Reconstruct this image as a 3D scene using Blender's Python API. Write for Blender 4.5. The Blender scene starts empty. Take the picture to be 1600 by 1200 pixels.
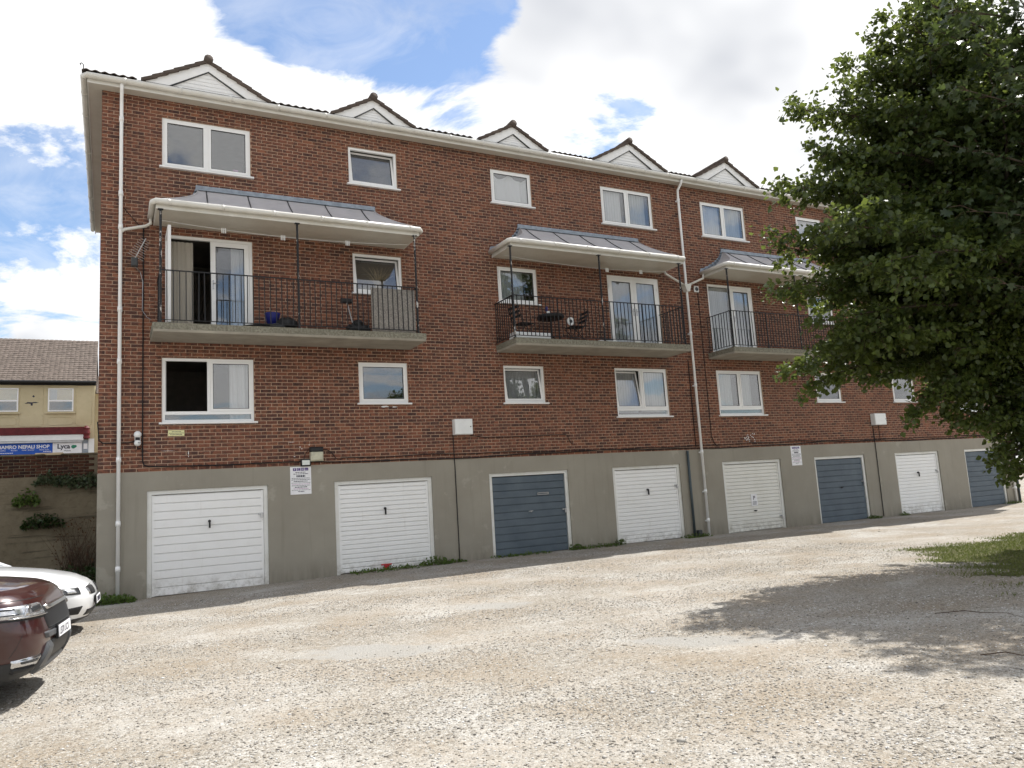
import bpy, math, random
import numpy as np
from mathutils import Vector, Matrix
R_ = math.radians
random.seed(7); rng = np.random.default_rng(7)
scene = bpy.context.scene
COL = scene.collection

# ---------------------------------------------------------------- camera
cam_data = bpy.data.cameras.new('camera'); cam = bpy.data.objects.new('camera', cam_data); COL.objects.link(cam)
cam_data.sensor_width = 36.0; cam_data.lens = 26.80; cam_data.clip_start = 0.05; cam_data.clip_end = 2000
_yaw, _pitch, _roll = R_(-28.035), R_(7.703), R_(-3.504)
_F = Vector((-math.sin(_yaw)*math.cos(_pitch), math.cos(_yaw)*math.cos(_pitch), math.sin(_pitch)))
_Rr = Vector((math.cos(_yaw), math.sin(_yaw), 0)); _U = _Rr.cross(_F)
_R2 = _Rr*math.cos(_roll)+_U*math.sin(_roll); _U2 = -_Rr*math.sin(_roll)+_U*math.cos(_roll)
M = Matrix((( _R2.x,_U2.x,-_F.x,0.0),(_R2.y,_U2.y,-_F.y,-16.68),(_R2.z,_U2.z,-_F.z,1.685),(0,0,0,1)))
cam.matrix_world = M
scene.camera = cam

# ---------------------------------------------------------------- sky and sun
SUN = Vector((0.55, 0.188, 1.0)).normalized()
world = bpy.data.worlds.new('World'); scene.world = world; world.use_nodes = True
wt = world.node_tree; wt.nodes.clear()
def wn(t, **k):
    n = wt.nodes.new(t)
    for a, b in k.items(): setattr(n, a, b)
    return n
def wl(a, b): wt.links.new(a, b)
def wmath(op, a, b=None, clamp=False):
    n = wn('ShaderNodeMath', operation=op); n.use_clamp = clamp
    for i, q in enumerate((a, b)):
        if q is None: continue
        if isinstance(q, (int, float)): n.inputs[i].default_value = q
        else: wl(q, n.inputs[i])
    return n.outputs[0]
out = wn('ShaderNodeOutputWorld'); bgs = wn('ShaderNodeBackground'); bgc = wn('ShaderNodeBackground'); mixs = wn('ShaderNodeMixShader')
sky = wn('ShaderNodeTexSky', sky_type='NISHITA'); sky.sun_disc = False
sky.sun_elevation = math.asin(SUN.z); sky.sun_rotation = math.atan2(SUN.x, SUN.y); sky.air_density = 1.0; sky.dust_density = 0.3; sky.ozone_density = 2.0
wl(sky.outputs[0], bgs.inputs[0]); bgs.inputs[1].default_value = 0.14
tc = wn('ShaderNodeTexCoord')
# cloud layer: direction projected on a flat layer
sep = wn('ShaderNodeSeparateXYZ'); wl(tc.outputs['Generated'], sep.inputs[0])
zz = wmath('ADD', wmath('MAXIMUM', sep.outputs[2], 0.0), 0.18)
comb = wn('ShaderNodeCombineXYZ'); wl(wmath('DIVIDE', sep.outputs[0], zz), comb.inputs[0]); wl(wmath('DIVIDE', sep.outputs[1], zz), comb.inputs[1])
def wnoise(scale, detail, rough, off, dist=0.0):
    mp = wn('ShaderNodeMapping'); mp.inputs[1].default_value = off; wl(comb.outputs[0], mp.inputs[0])
    n = wn('ShaderNodeTexNoise'); n.inputs['Scale'].default_value = scale; n.inputs['Detail'].default_value = detail
    n.inputs['Roughness'].default_value = rough; n.inputs['Distortion'].default_value = dist
    wl(mp.outputs[0], n.inputs['Vector']); return n.outputs[0]
n1 = wnoise(2.1, 9, 0.62, (3.1, 1.7, 0.0), 0.5)
n3 = wnoise(5.5, 5, 0.6, (1.3, 7.7, 0.0), 1.2)
n2 = wnoise(1.1, 4, 0.5, (9.3, 4.2, 0.0), 0.2)
# openings of blue and thick banks of this particular sky, by direction
bias = None
for d, r, a in (((.270,.790,.550),.14,-.30),((.375,.752,.540),.11,-.28),((.19,.805,.560),.10,-.22),((-.085,.930,.345),.11,-.28),((-.03,.940,.335),.09,-.16),((.535,.713,.452),.06,-.24),((-.10,.97,.22),.06,-.12),
                ((.08,.898,.433),.17,.20),((.28,.87,.40),.15,.22),((.47,.74,.49),.10,.16),((.66,.62,.43),.26,.26),((-.1,.87,.49),.18,.24),((-.06,.96,.25),.10,.12)):
    vd = wn('ShaderNodeVectorMath', operation='DISTANCE'); wl(tc.outputs['Generated'], vd.inputs[0]); vd.inputs[1].default_value = d
    mr = wn('ShaderNodeMapRange'); mr.interpolation_type = 'SMOOTHSTEP'; wl(vd.outputs['Value'], mr.inputs[0])
    mr.inputs[1].default_value = 0; mr.inputs[2].default_value = r*1.5; mr.inputs[3].default_value = a; mr.inputs[4].default_value = 0
    bias = mr.outputs[0] if bias is None else wmath('ADD', bias, mr.outputs[0])
cov = wmath('ADD', wmath('ADD', wmath('MULTIPLY', wmath('SUBTRACT', n1, .5), 1.45), .5), bias)
mr = wn('ShaderNodeMapRange'); mr.interpolation_type = 'SMOOTHSTEP'; wl(cov, mr.inputs[0]); mr.inputs[1].default_value = .34; mr.inputs[2].default_value = .50
cr = wn('ShaderNodeValToRGB'); wl(n2, cr.inputs[0])
e = cr.color_ramp.elements; e[0].position = .35; e[0].color = (.58,.60,.645,1); e[1].position = .50; e[1].color = (1.0,1.0,1.0,1)
wl(cr.outputs[0], bgc.inputs[0]); bgc.inputs[1].default_value = 0.90
wisp = wn('ShaderNodeMapRange'); wl(n3, wisp.inputs[0]); wisp.inputs[1].default_value = .38; wisp.inputs[2].default_value = .80; wisp.inputs[3].default_value = .02; wisp.inputs[4].default_value = .42
world.cycles.sampling_method = 'MANUAL'; world.cycles.sample_map_resolution = 256
wl(wmath('MAXIMUM', mr.outputs[0], wisp.outputs[0]), mixs.inputs[0]); wl(bgs.outputs[0], mixs.inputs[1]); wl(bgc.outputs[0], mixs.inputs[2]); wl(mixs.outputs[0], out.inputs[0])

sl = bpy.data.lights.new('sun', 'SUN'); sl.energy = 5.0; sl.angle = R_(0.55); sl.color = (1.0, .972, .925)
so = bpy.data.objects.new('sun', sl); COL.objects.link(so); so.rotation_euler = (-SUN).to_track_quat('-Z', 'Y').to_euler(); so.location = (20, 10, 40)
scene.render.engine = 'CYCLES'
vs = scene.view_settings; vs.view_transform = 'Standard'; vs.look = 'None'; vs.exposure = 0.40; vs.gamma = 1.0; vs.use_curve_mapping = False
scene.cycles.max_bounces = 5; scene.cycles.diffuse_bounces = 3; scene.cycles.glossy_bounces = 3; scene.cycles.transparent_max_bounces = 10; scene.cycles.use_adaptive_sampling = True; scene.cycles.adaptive_threshold = 0.03; scene.cycles.use_denoising = True; scene.cycles.sample_clamp_indirect = 6.0

# ---------------------------------------------------------------- helpers
class MB:
    def __init__(s): s.v = []; s.f = []; s.uv = None
    def quad(s, a, b, c, d):
        n = len(s.v); s.v += [tuple(a), tuple(b), tuple(c), tuple(d)]; s.f.append((n, n+1, n+2, n+3)); return s
    def poly(s, pts):
        n = len(s.v); s.v += [tuple(p) for p in pts]; s.f.append(tuple(range(n, n+len(pts)))); return s
    def box(s, x0, x1, y0, y1, z0, z1):
        n = len(s.v)
        s.v += [(x0,y0,z0),(x1,y0,z0),(x1,y1,z0),(x0,y1,z0),(x0,y0,z1),(x1,y0,z1),(x1,y1,z1),(x0,y1,z1)]
        s.f += [tuple(n+i for i in q) for q in ((0,3,2,1),(4,5,6,7),(0,1,5,4),(1,2,6,5),(2,3,7,6),(3,0,4,7))]; return s
    def bbox(s, x0, x1, y0, y1, z0, z1, b=.006):
        # box with its front (low y) edges chamfered
        n = len(s.v)
        s.v += [(x0,y0+b,z0),(x1,y0+b,z0),(x1,y0+b,z1),(x0,y0+b,z1),(x0+b,y0,z0+b),(x1-b,y0,z0+b),(x1-b,y0,z1-b),(x0+b,y0,z1-b),(x0,y1,z0),(x1,y1,z0),(x1,y1,z1),(x0,y1,z1)]
        s.f += [tuple(n+i for i in q) for q in ((4,5,6,7),(0,1,5,4),(1,2,6,5),(2,3,7,6),(3,0,4,7),(0,8,9,1),(1,9,10,2),(2,10,11,3),(3,11,8,0),(8,11,10,9))]; return s
    def ring(s, x0, x1, z0, z1, t, y0, y1, tb=None):
        tb = tb or t
        s.box(x0,x1,y0,y1,z0,z0+tb); s.box(x0,x1,y0,y1,z1-t,z1)
        s.box(x0,x0+t,y0+.0004,y1-.0004,z0+tb,z1-t); s.box(x1-t,x1,y0+.0004,y1-.0004,z0+tb,z1-t); return s
    def prism(s, pts, ax, a0, a1):
        # polygon in the two other axes, pushed along ax
        def P(p, a):
            return (a,p[0],p[1]) if ax == 0 else ((p[0],a,p[1]) if ax == 1 else (p[0],p[1],a))
        n = len(s.v); k = len(pts)
        s.v += [P(p,a0) for p in pts]+[P(p,a1) for p in pts]
        s.f.append(tuple(n+i for i in range(k))); s.f.append(tuple(n+k+i for i in reversed(range(k))))
        for i in range(k):
            j = (i+1) % k; s.f.append((n+i, n+k+i, n+k+j, n+j))
        return s
    def tube(s, path, r, k=8, cap=True):
        P = [Vector(p) for p in path]; m = len(P); rs = r if isinstance(r, (list, tuple)) else [r]*m
        n = len(s.v); up = None
        for i in range(m):
            d = (P[min(i+1,m-1)]-P[max(i-1,0)]).normalized()
            if up is None: up = Vector((0,0,1)) if abs(d.z) < .9 else Vector((1,0,0))
            a = d.cross(up)
            if a.length < 1e-4: a = d.cross(Vector((0,1,0)))
            a.normalize(); b = a.cross(d).normalized(); up = b
            for j in range(k):
                t = 2*math.pi*j/k; s.v.append(tuple(P[i]+(a*math.cos(t)+b*math.sin(t))*rs[i]))
        for i in range(m-1):
            for j in range(k):
                j2 = (j+1) % k; s.f.append((n+i*k+j, n+i*k+j2, n+(i+1)*k+j2, n+(i+1)*k+j))
        if cap:
            s.f.append(tuple(n+j for j in reversed(range(k)))); s.f.append(tuple(n+(m-1)*k+j for j in range(k)))
        return s
    def lathe(s, prof, c, k=16):
        n = len(s.v); m = len(prof)
        for r, z in prof:
            for j in range(k):
                t = 2*math.pi*j/k; s.v.append((c[0]+r*math.cos(t), c[1]+r*math.sin(t), c[2]+z))
        for i in range(m-1):
            for j in range(k):
                j2 = (j+1) % k; s.f.append((n+i*k+j, n+i*k+j2, n+(i+1)*k+j2, n+(i+1)*k+j))
        s.f.append(tuple(n+j for j in reversed(range(k)))); s.f.append(tuple(n+(m-1)*k+j for j in range(k))); return s
    def mesh(s, name):
        me = bpy.data.meshes.new(name); me.from_pydata(s.v, [], s.f); me.update(); return me
    def build(s, name, mat, parent=None, smooth=False):
        me = s.mesh(name)
        if mat: me.materials.append(mat)
        if smooth:
            me.polygons.foreach_set('use_smooth', [True]*len(me.polygons))
        return link(name, me, parent)
def link(name, me, parent=None):
    o = bpy.data.objects.new(name, me); COL.objects.link(o)
    if parent: o.parent = parent
    return o
def empty(name, loc=(0,0,0), rz=0):
    o = bpy.data.objects.new(name, None); COL.objects.link(o); o.location = loc; o.rotation_euler = (0,0,rz); o.empty_display_size = .2; return o
def tag(o, label=None, cat=None, group=None, kind=None):
    if label: o['label'] = label
    if cat: o['category'] = cat
    if group: o['group'] = group
    if kind: o['kind'] = kind
    return o
def np_mesh(name, V, Fa, mat, smooth=False, uv=None):
    # V (n,3); Fa (m,k) all faces alike
    me = bpy.data.meshes.new(name); V = np.asarray(V, np.float32); Fa = np.asarray(Fa, np.int32); m, k = Fa.shape
    me.vertices.add(len(V)); me.vertices.foreach_set('co', V.ravel())
    me.loops.add(m*k); me.loops.foreach_set('vertex_index', Fa.ravel())
    me.polygons.add(m); me.polygons.foreach_set('loop_start', np.arange(0, m*k, k, dtype=np.int32)); me.polygons.foreach_set('loop_total', np.full(m, k, np.int32))
    if smooth: me.polygons.foreach_set('use_smooth', np.ones(m, bool))
    if uv is not None:
        l = me.uv_layers.new(name='UVMap'); l.data.foreach_set('uv', np.asarray(uv, np.float32).ravel())
    if mat: me.materials.append(mat)
    me.update(calc_edges=True); return me
def text_mesh(txt, size, mat, name, loc, rot, parent=None, ext=.0015, align='LEFT', sx=1.0, bold=0.0):
    cu = bpy.data.curves.new('text', 'FONT'); cu.body = txt; cu.size = size; cu.extrude = ext; cu.align_x = align; cu.offset = bold; cu.resolution_u = 3
    t = bpy.data.objects.new('text', cu); COL.objects.link(t)
    me = bpy.data.meshes.new_from_object(t.evaluated_get(bpy.context.evaluated_depsgraph_get()))
    bpy.data.objects.remove(t); bpy.data.curves.remove(cu)
    me.name = name; me.materials.clear(); me.materials.append(mat)
    o = link(name, me, parent); o.location = loc; o.rotation_euler = rot; o.scale = (sx,1,1); return o

# ---------------------------------------------------------------- materials
def mat(name):
    m = bpy.data.materials.new(name); m.use_nodes = True; nt = m.node_tree; nt.nodes.clear()
    o = nt.nodes.new('ShaderNodeOutputMaterial'); p = nt.nodes.new('ShaderNodeBsdfPrincipled'); nt.links.new(p.outputs[0], o.inputs[0])
    class N: pass
    q = N(); q.m = m; q.nt = nt; q.p = p; q.o = o
    def node(t, **k):
        n = nt.nodes.new(t)
        for a, b in k.items(): setattr(n, a, b)
        return n
    q.node = node; q.link = lambda a, b: nt.links.new(a, b)
    def noise(scale, detail=4, rough=.55, vec=None, dist=0):
        n = node('ShaderNodeTexNoise'); n.inputs['Scale'].default_value = scale; n.inputs['Detail'].default_value = detail; n.inputs['Roughness'].default_value = rough; n.inputs['Distortion'].default_value = dist
        nt.links.new(vec if vec is not None else q.pos(), n.inputs['Vector']); return n.outputs[0]
    q.noise = noise
    q._pos = None
    def pos():
        if q._pos is None: q._pos = node('ShaderNodeNewGeometry')
        return q._pos.outputs['Position']
    q.pos = pos
    def mapped(scale, off=(0,0,0)):
        n = node('ShaderNodeMapping'); n.inputs[3].default_value = scale; n.inputs[1].default_value = off; nt.links.new(pos(), n.inputs[0]); return n.outputs[0]
    q.mapped = mapped
    def ramp(fac, stops):
        n = node('ShaderNodeValToRGB'); el = n.color_ramp.elements
        while len(el) < len(stops): el.new(.5)
        for e_, (p_, c) in zip(el, stops): e_.position = p_; e_.color = (c[0],c[1],c[2],1) if not isinstance(c, (int,float)) else (c,c,c,1)
        nt.links.new(fac, n.inputs[0]); return n.outputs[0]
    q.ramp = ramp
    def mix(fac, a, b, mode='MIX'):
        n = node('ShaderNodeMix', data_type='RGBA', blend_type=mode)
        for i, s in ((0,fac),(6,a),(7,b)):
            if isinstance(s, (int,float)): n.inputs[i].default_value = s
            elif isinstance(s, tuple): n.inputs[i].default_value = (s[0],s[1],s[2],1)
            else: nt.links.new(s, n.inputs[i])
        return n.outputs[2]
    q.mix = mix
    def mth(op, a, b=None, clamp=False):
        n = node('ShaderNodeMath', operation=op); n.use_clamp = clamp
        for i, s in enumerate((a,b)):
            if s is None: continue
            if isinstance(s, (int,float)): n.inputs[i].default_value = s
            else: nt.links.new(s, n.inputs[i])
        return n.outputs[0]
    q.math = mth
    def base(c):
        if isinstance(c, tuple): p.inputs['Base Color'].default_value = (c[0],c[1],c[2],1)
        else: nt.links.new(c, p.inputs['Base Color'])
    q.base = base
    def bump(h, strength=.4, dist=.01):
        n = node('ShaderNodeBump'); n.inputs['Strength'].default_value = strength; n.inputs['Distance'].default_value = dist
        nt.links.new(h, n.inputs['Height']); nt.links.new(n.outputs[0], p.inputs['Normal'])
    q.bump = bump
    def rough(r, spec=None):
        if isinstance(r, (int,float)): p.inputs['Roughness'].default_value = r
        else: nt.links.new(r, p.inputs['Roughness'])
        if spec is not None: p.inputs['Specular IOR Level'].default_value = spec
    q.rough = rough
    return q
MAT = {}
def plain(name, c, r=.6, spec=.4, metal=0, var=.12, scale=6.0, bump=0):
    q = mat(name); n = q.noise(scale, 5); lo = tuple(x*(1-var) for x in c); hi = tuple(min(1,x*(1+var)) for x in c)
    q.base(q.ramp(n, [(.3,lo),(.7,hi)])); q.rough(r, spec); q.p.inputs['Metallic'].default_value = metal
    if bump: q.bump(q.noise(scale*8, 3), bump, .004)
    MAT[name] = q.m; return q.m

def brick_mat(name, tint=(1,1,1)):
    q = mat(name)
    g = q.node('ShaderNodeNewGeometry'); oi = q.node('ShaderNodeObjectInfo')
    rnd = q.math('FRACT', q.math('ADD', g.outputs['Random Per Island'], q.math('MULTIPLY', oi.outputs['Random'], 7.31)))
    uv = q.node('ShaderNodeUVMap'); sp = q.node('ShaderNodeSeparateXYZ'); q.link(uv.outputs[0], sp.inputs[0])
    cb = q.node('ShaderNodeCombineXYZ'); q.link(q.math('ADD', q.math('MULTIPLY', sp.outputs[0], 1.7), q.math('MULTIPLY', rnd, 61.0)), cb.inputs[0])
    q.link(q.math('MULTIPLY', sp.outputs[1], .45), cb.inputs[1]); q.link(q.math('MULTIPLY', rnd, 37.0), cb.inputs[2])
    spot = q.noise(1.5, 2, .5, cb.outputs[0])
    basec = q.ramp(rnd, [(0,(.088,.043,.034)),(.16,(.158,.064,.043)),(.42,(.232,.090,.053)),(.62,(.258,.104,.060)),(.80,(.187,.072,.046)),(.93,(.33,.138,.074)),(1,(.105,.055,.045))])
    big = q.noise(.45, 4, .6)
    basec = q.mix(q.ramp(big, [(.40,0.0),(.66,.40)]), basec, (.27,.115,.072))
    dark = q.mix(.62, basec, (.040,.028,.027))
    col = q.mix(q.ramp(spot, [(.44,0.0),(.60,1.0)]), basec, dark)
    fine = q.noise(90, 3, .6)
    col = q.mix(q.ramp(fine, [(.35,.26),(.7,0.0)]), col, (.07,.042,.034))
    grime = q.noise(1.0, 6, .7, q.mapped((1.5,1.5,.30)))
    col = q.mix(q.ramp(grime, [(.48,0.0),(.72,.45)]), col, (.085,.052,.042))
    if tint != (1,1,1): col = q.mix(1.0, col, tint, 'MULTIPLY')
    q.base(col); q.rough(.88, .25); q.bump(fine, .5, .003); MAT[name] = q.m
brick_mat('brick'); brick_mat('brick_old', (.40,.40,.38))
def mortar():
    q = mat('mortar'); n = q.noise(.7, 4); f = q.noise(60, 3)
    c = q.mix(q.ramp(f, [(.3,0.0),(.7,.5)]), q.ramp(n, [(.3,(.37,.245,.170)),(.7,(.49,.345,.245))]), (.34,.24,.18))
    q.base(c); q.rough(.95,.1); q.bump(f,.5,.003); MAT['mortar'] = q.m
mortar()
def render_paint():
    q = mat('masonry_paint'); a = q.noise(.8, 5, .6); a2 = q.noise(1.35, 6, .62, q.mapped((1,1,1),(4.3,0,2.2))); b = q.noise(7, 4, .6); f = q.noise(70, 3)
    c = q.ramp(a, [(.3,(.272,.250,.206)),(.7,(.325,.302,.250))])
    c = q.mix(q.ramp(a2, [(.60,0.0),(.64,.45)]), c, (.40,.375,.315))
    sp = q.node('ShaderNodeSeparateXYZ'); q.link(q.pos(), sp.inputs[0])
    low = q.node('ShaderNodeMapRange'); q.link(sp.outputs[2], low.inputs[0]); low.inputs[1].default_value = .02; low.inputs[2].default_value = .45; low.inputs[3].default_value = .55; low.inputs[4].default_value = 0
    st = q.noise(3.0, 5, .7, q.mapped((1.6,1.6,.25)))
    dirt = q.math('MULTIPLY', low.outputs[0], q.ramp(st, [(.35,0.0),(.65,1.0)]))
    c = q.mix(dirt, c, (.115,.098,.072))
    streak = q.noise(2.2, 4, .65, q.mapped((3.2,3.2,.16)))
    c = q.mix(q.ramp(streak, [(.56,0.0),(.76,.28)]), c, (.17,.155,.125))
    q.base(c); q.rough(.85,.2); q.bump(q.mix(.5, f, b), .35, .006); MAT['render'] = q.m
render_paint()
def upvc(name, c, dirt=.25):
    q = mat(name); n = q.noise(2.2, 5, .65); s = q.noise(9, 4, .65)
    col = q.mix(q.ramp(n, [(.45,0.0),(.75,dirt)]), c, (c[0]*.72,c[1]*.70,c[2]*.62)); col = q.mix(q.ramp(s, [(.60,0.0),(.80,dirt*.8)]), col, (c[0]*.55,c[1]*.52,c[2]*.44))
    if name.startswith(('door','frame')):
        sp = q.node('ShaderNodeSeparateXYZ'); q.link(q.pos(), sp.inputs[0]); lo = q.node('ShaderNodeMapRange'); q.link(sp.outputs[2], lo.inputs[0]); lo.inputs[1].default_value = .03; lo.inputs[2].default_value = .38; lo.inputs[3].default_value = .75; lo.inputs[4].default_value = 0
        col = q.mix(q.math('MULTIPLY', lo.outputs[0], q.ramp(q.noise(6, 6, .72), [(.42,0.0),(.66,1.0)])), col, (.22,.19,.14)); col = q.mix(q.ramp(q.noise(3.2, 5, .7, q.mapped((4.5,1,.35))), [(.60,0.0),(.80,.22)]), col, (.33,.28,.20))
    q.base(col); q.rough(.38,.45); MAT[name] = q.m
upvc('upvc', (.86,.86,.85), .10); upvc('gutter_white', (.68,.665,.615), .5); upvc('soffit_white', (.60,.57,.50), .35); upvc('fascia_white', (.72,.71,.67), .35); upvc('door_white', (.85,.85,.84), .14)
upvc('door_cream', (.74,.73,.68), .3); upvc('frame_paint', (.74,.74,.71), .5)
def blue_door():
    q = mat('door_blue'); n = q.noise(2.2, 5, .6); m_ = q.noise(14, 5, .7)
    c = q.ramp(n, [(.3,(.076,.100,.124)),(.7,(.108,.136,.162))]); c = q.mix(q.ramp(m_, [(.60,0.0),(.72,.5)]), c, (.035,.050,.066))
    q.base(c); q.rough(.55,.35); q.bump(m_,.15,.003); MAT['door_blue'] = q.m
blue_door()
def lead():
    q = mat('lead'); a = q.noise(2.0, 5, .6); b = q.noise(16, 4, .6)
    c = q.ramp(a, [(.3,(.42,.405,.41)),(.7,(.52,.50,.50))])
    sp = q.node('ShaderNodeSeparateXYZ'); q.link(q.pos(), sp.inputs[0])
    mr_ = q.node('ShaderNodeMapRange'); q.link(q.math('ADD', sp.outputs[2], q.math('MULTIPLY', b, .12)), mr_.inputs[0]); mr_.inputs[1].default_value = 7.74; mr_.inputs[2].default_value = 7.80; mr_.inputs[3].default_value = .75; mr_.inputs[4].default_value = 0
    c = q.mix(mr_.outputs[0], c, (.13,.122,.10))
    q.base(c); q.rough(.52,.5); q.p.inputs['Metallic'].default_value = .0; q.bump(q.noise(5,3),.3,.02); MAT['lead'] = q.m
lead(); plain('lead_blue', (.27,.31,.36), .5, .5, 0, .25, 9)
def concrete():
    q = mat('slab_concrete'); a = q.noise(1.6, 5, .65); b = q.noise(22, 5, .7); c_ = q.noise(9, 4, .7, q.mapped((1,1,.5)))
    c = q.ramp(a, [(.3,(.215,.20,.155)),(.7,(.30,.285,.225))]); c = q.mix(q.ramp(b, [(.40,.6),(.62,0.0)]), c, (.085,.080,.060)); c = q.mix(q.ramp(c_, [(.62,0.0),(.72,.6)]), c, (.42,.41,.36))
    q.base(c); q.rough(.92,.15); q.bump(b,.6,.008); MAT['slab'] = q.m
concrete(); plain('slab_soffit', (.34,.315,.265), .9, .15, 0, .16, 2.5, .2)
def iron():
    q = mat('railing_paint'); a = q.noise(14, 4, .7, q.mapped((1,1,.55))); c = q.mix(q.ramp(a, [(.72,0.0),(.75,1.0)]), (.010,.010,.011), (.42,.40,.38)); q.base(c); q.rough(.45,.4); MAT['iron'] = q.m
    q = mat('post_paint'); a = q.noise(9, 5, .7, q.mapped((1,1,.45))); c = q.mix(q.ramp(a, [(.60,0.0),(.62,1.0)]), (.010,.010,.011), (.50,.47,.44)); q.base(c); q.rough(.45,.4); MAT['post'] = q.m
iron()
def tile():
    q = mat('roof_tile'); a = q.noise(3, 5, .6); b = q.noise(30, 4, .65); oi = q.node('ShaderNodeObjectInfo')
    c = q.ramp(a, [(.3,(.085,.066,.055)),(.7,(.135,.105,.088))]); c = q.mix(q.ramp(b, [(.55,0.0),(.72,.55)]), c, (.20,.185,.145)); c = q.mix(q.math('MULTIPLY', oi.outputs['Random'], .4), c, (.06,.05,.045))
    q.base(c); q.rough(.9,.2); q.bump(b,.5,.006); MAT['tile'] = q.m
tile()
def glass(name, tint=(1,1,1), boost=2.0, add=.06):
    m = bpy.data.materials.new(name); m.use_nodes = True; nt = m.node_tree; nt.nodes.clear()
    o = nt.nodes.new('ShaderNodeOutputMaterial'); mx = nt.nodes.new('ShaderNodeMixShader'); t = nt.nodes.new('ShaderNodeBsdfTransparent'); g = nt.nodes.new('ShaderNodeBsdfGlossy')
    g.inputs['Roughness'].default_value = .012; t.inputs[0].default_value = (*[.968*x for x in tint],1); fr = nt.nodes.new('ShaderNodeMath'); fr.operation = 'POWER'; fr.inputs[1].default_value = 4.0; lw = nt.nodes.new('ShaderNodeLayerWeight'); lw.inputs[0].default_value = .5; nt.links.new(lw.outputs['Facing'], fr.inputs[0])
    ma = nt.nodes.new('ShaderNodeMath'); ma.operation = 'MULTIPLY_ADD'; ma.inputs[1].default_value = boost; ma.inputs[2].default_value = add; ma.use_clamp = True
    no = nt.nodes.new('ShaderNodeTexNoise'); no.inputs['Scale'].default_value = 2.2; no.inputs['Detail'].default_value = 1; ge = nt.nodes.new('ShaderNodeNewGeometry'); nt.links.new(ge.outputs['Position'], no.inputs['Vector'])
    bu = nt.nodes.new('ShaderNodeBump'); bu.inputs['Strength'].default_value = .05; bu.inputs['Distance'].default_value = .02; nt.links.new(no.outputs[0], bu.inputs['Height']); nt.links.new(bu.outputs[0], g.inputs['Normal'])
    nt.links.new(fr.outputs[0], ma.inputs[0]); nt.links.new(ma.outputs[0], mx.inputs[0]); nt.links.new(t.outputs[0], mx.inputs[1]); nt.links.new(g.outputs[0], mx.inputs[2]); nt.links.new(mx.outputs[0], o.inputs[0]); MAT[name] = m
glass('glass', (.985,.995,1.0), .85, .15)
def cloth(name, c, alpha=1.0):
    m = bpy.data.materials.new(name); m.use_nodes = True; nt = m.node_tree; nt.nodes.clear()
    o = nt.nodes.new('ShaderNodeOutputMaterial'); d = nt.nodes.new('ShaderNodeBsdfDiffuse'); t = nt.nodes.new('ShaderNodeBsdfTranslucent'); a = nt.nodes.new('ShaderNodeMixShader'); a.inputs[0].default_value = .35
    d.inputs[0].default_value = (*c,1); t.inputs[0].default_value = (*c,1); nt.links.new(d.outputs[0], a.inputs[1]); nt.links.new(t.outputs[0], a.inputs[2]); last = a
    if alpha < 1:
        tr = nt.nodes.new('ShaderNodeBsdfTransparent'); b = nt.nodes.new('ShaderNodeMixShader'); b.inputs[0].default_value = alpha
        nt.links.new(tr.outputs[0], b.inputs[1]); nt.links.new(a.outputs[0], b.inputs[2]); last = b
    nt.links.new(last.outputs[0], o.inputs[0]); MAT[name] = m
cloth('curtain_white', (.86,.86,.86)); cloth('net', (.85,.87,.90), .72); cloth('curtain_beige', (.62,.57,.49)); cloth('curtain_grey', (.60,.63,.63))
plain('room', (.22,.20,.18), .9, .1); plain('black', (.012,.012,.013), .5, .4); plain('black_rubber', (.02,.02,.021), .8, .2); plain('metal', (.45,.45,.46), .35, .5, .9); plain('dark_grey', (.055,.058,.06), .6, .35)
plain('white_box', (.78,.79,.78), .4, .4, 0, .04); plain('lamp_glass', (.52,.50,.38), .35, .5, 0, .15, 12); plain('sign_white', (.80,.80,.82), .4, .4, 0, .05); plain('ink', (.05,.05,.07), .6, .2); plain('purple', (.10,.06,.22), .5, .3); plain('pink_ink', (.45,.22,.40), .5, .3)
plain('yellow_plate', (.72,.70,.38), .5, .3, 0, .08); plain('red_paint', (.42,.018,.022), .4, .5); plain('blue_plastic', (.012,.018,.17), .4, .4); plain('board_grey', (.27,.25,.225), .9, .1, 0, .35, 40, .5)
plain('straw', (.42,.33,.20), .9, .1); plain('blue_pipe', (.055,.075,.085), .45, .4); plain('green_white', (.70,.74,.70), .5, .3)
plain('sign_blue', (.010,.085,.45), .45, .4, 0, .12, 3); plain('maroon', (.115,.014,.017), .5, .3, 0, .3, 5); plain('green_leaf_logo', (.03,.22,.13), .5, .3); plain('wood_pale', (.60,.49,.33), .8, .2)
def stucco():
    q = mat('shop_stucco'); a = q.noise(.9, 5, .65); b = q.noise(6, 4, .7); c = q.ramp(a, [(.3,(.50,.43,.27)),(.7,(.62,.54,.36))]); c = q.mix(q.ramp(b, [(.6,0.0),(.8,.4)]), c, (.24,.21,.14)); q.base(c); q.rough(.92,.1); q.bump(q.noise(30,3),.3,.006); MAT['stucco'] = q.m
stucco()
def oldconc():
    q = mat('retaining_concrete'); a = q.noise(1.2, 6, .7); b = q.noise(9, 5, .7); l = q.noise(2.2, 5, .7, q.mapped((.25,.25,4.5)))
    c = q.ramp(a, [(.3,(.145,.120,.082)),(.7,(.24,.205,.145))]); c = q.mix(q.ramp(b, [(.5,0.0),(.75,.6)]), c, (.085,.075,.048)); c = q.mix(q.ramp(l, [(.56,0.0),(.64,.55)]), c, (.04,.035,.026)); q.base(c); q.rough(.95,.1); q.bump(q.mix(.5,b,l),.9,.03); MAT['retaining'] = q.m
oldconc()
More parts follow.
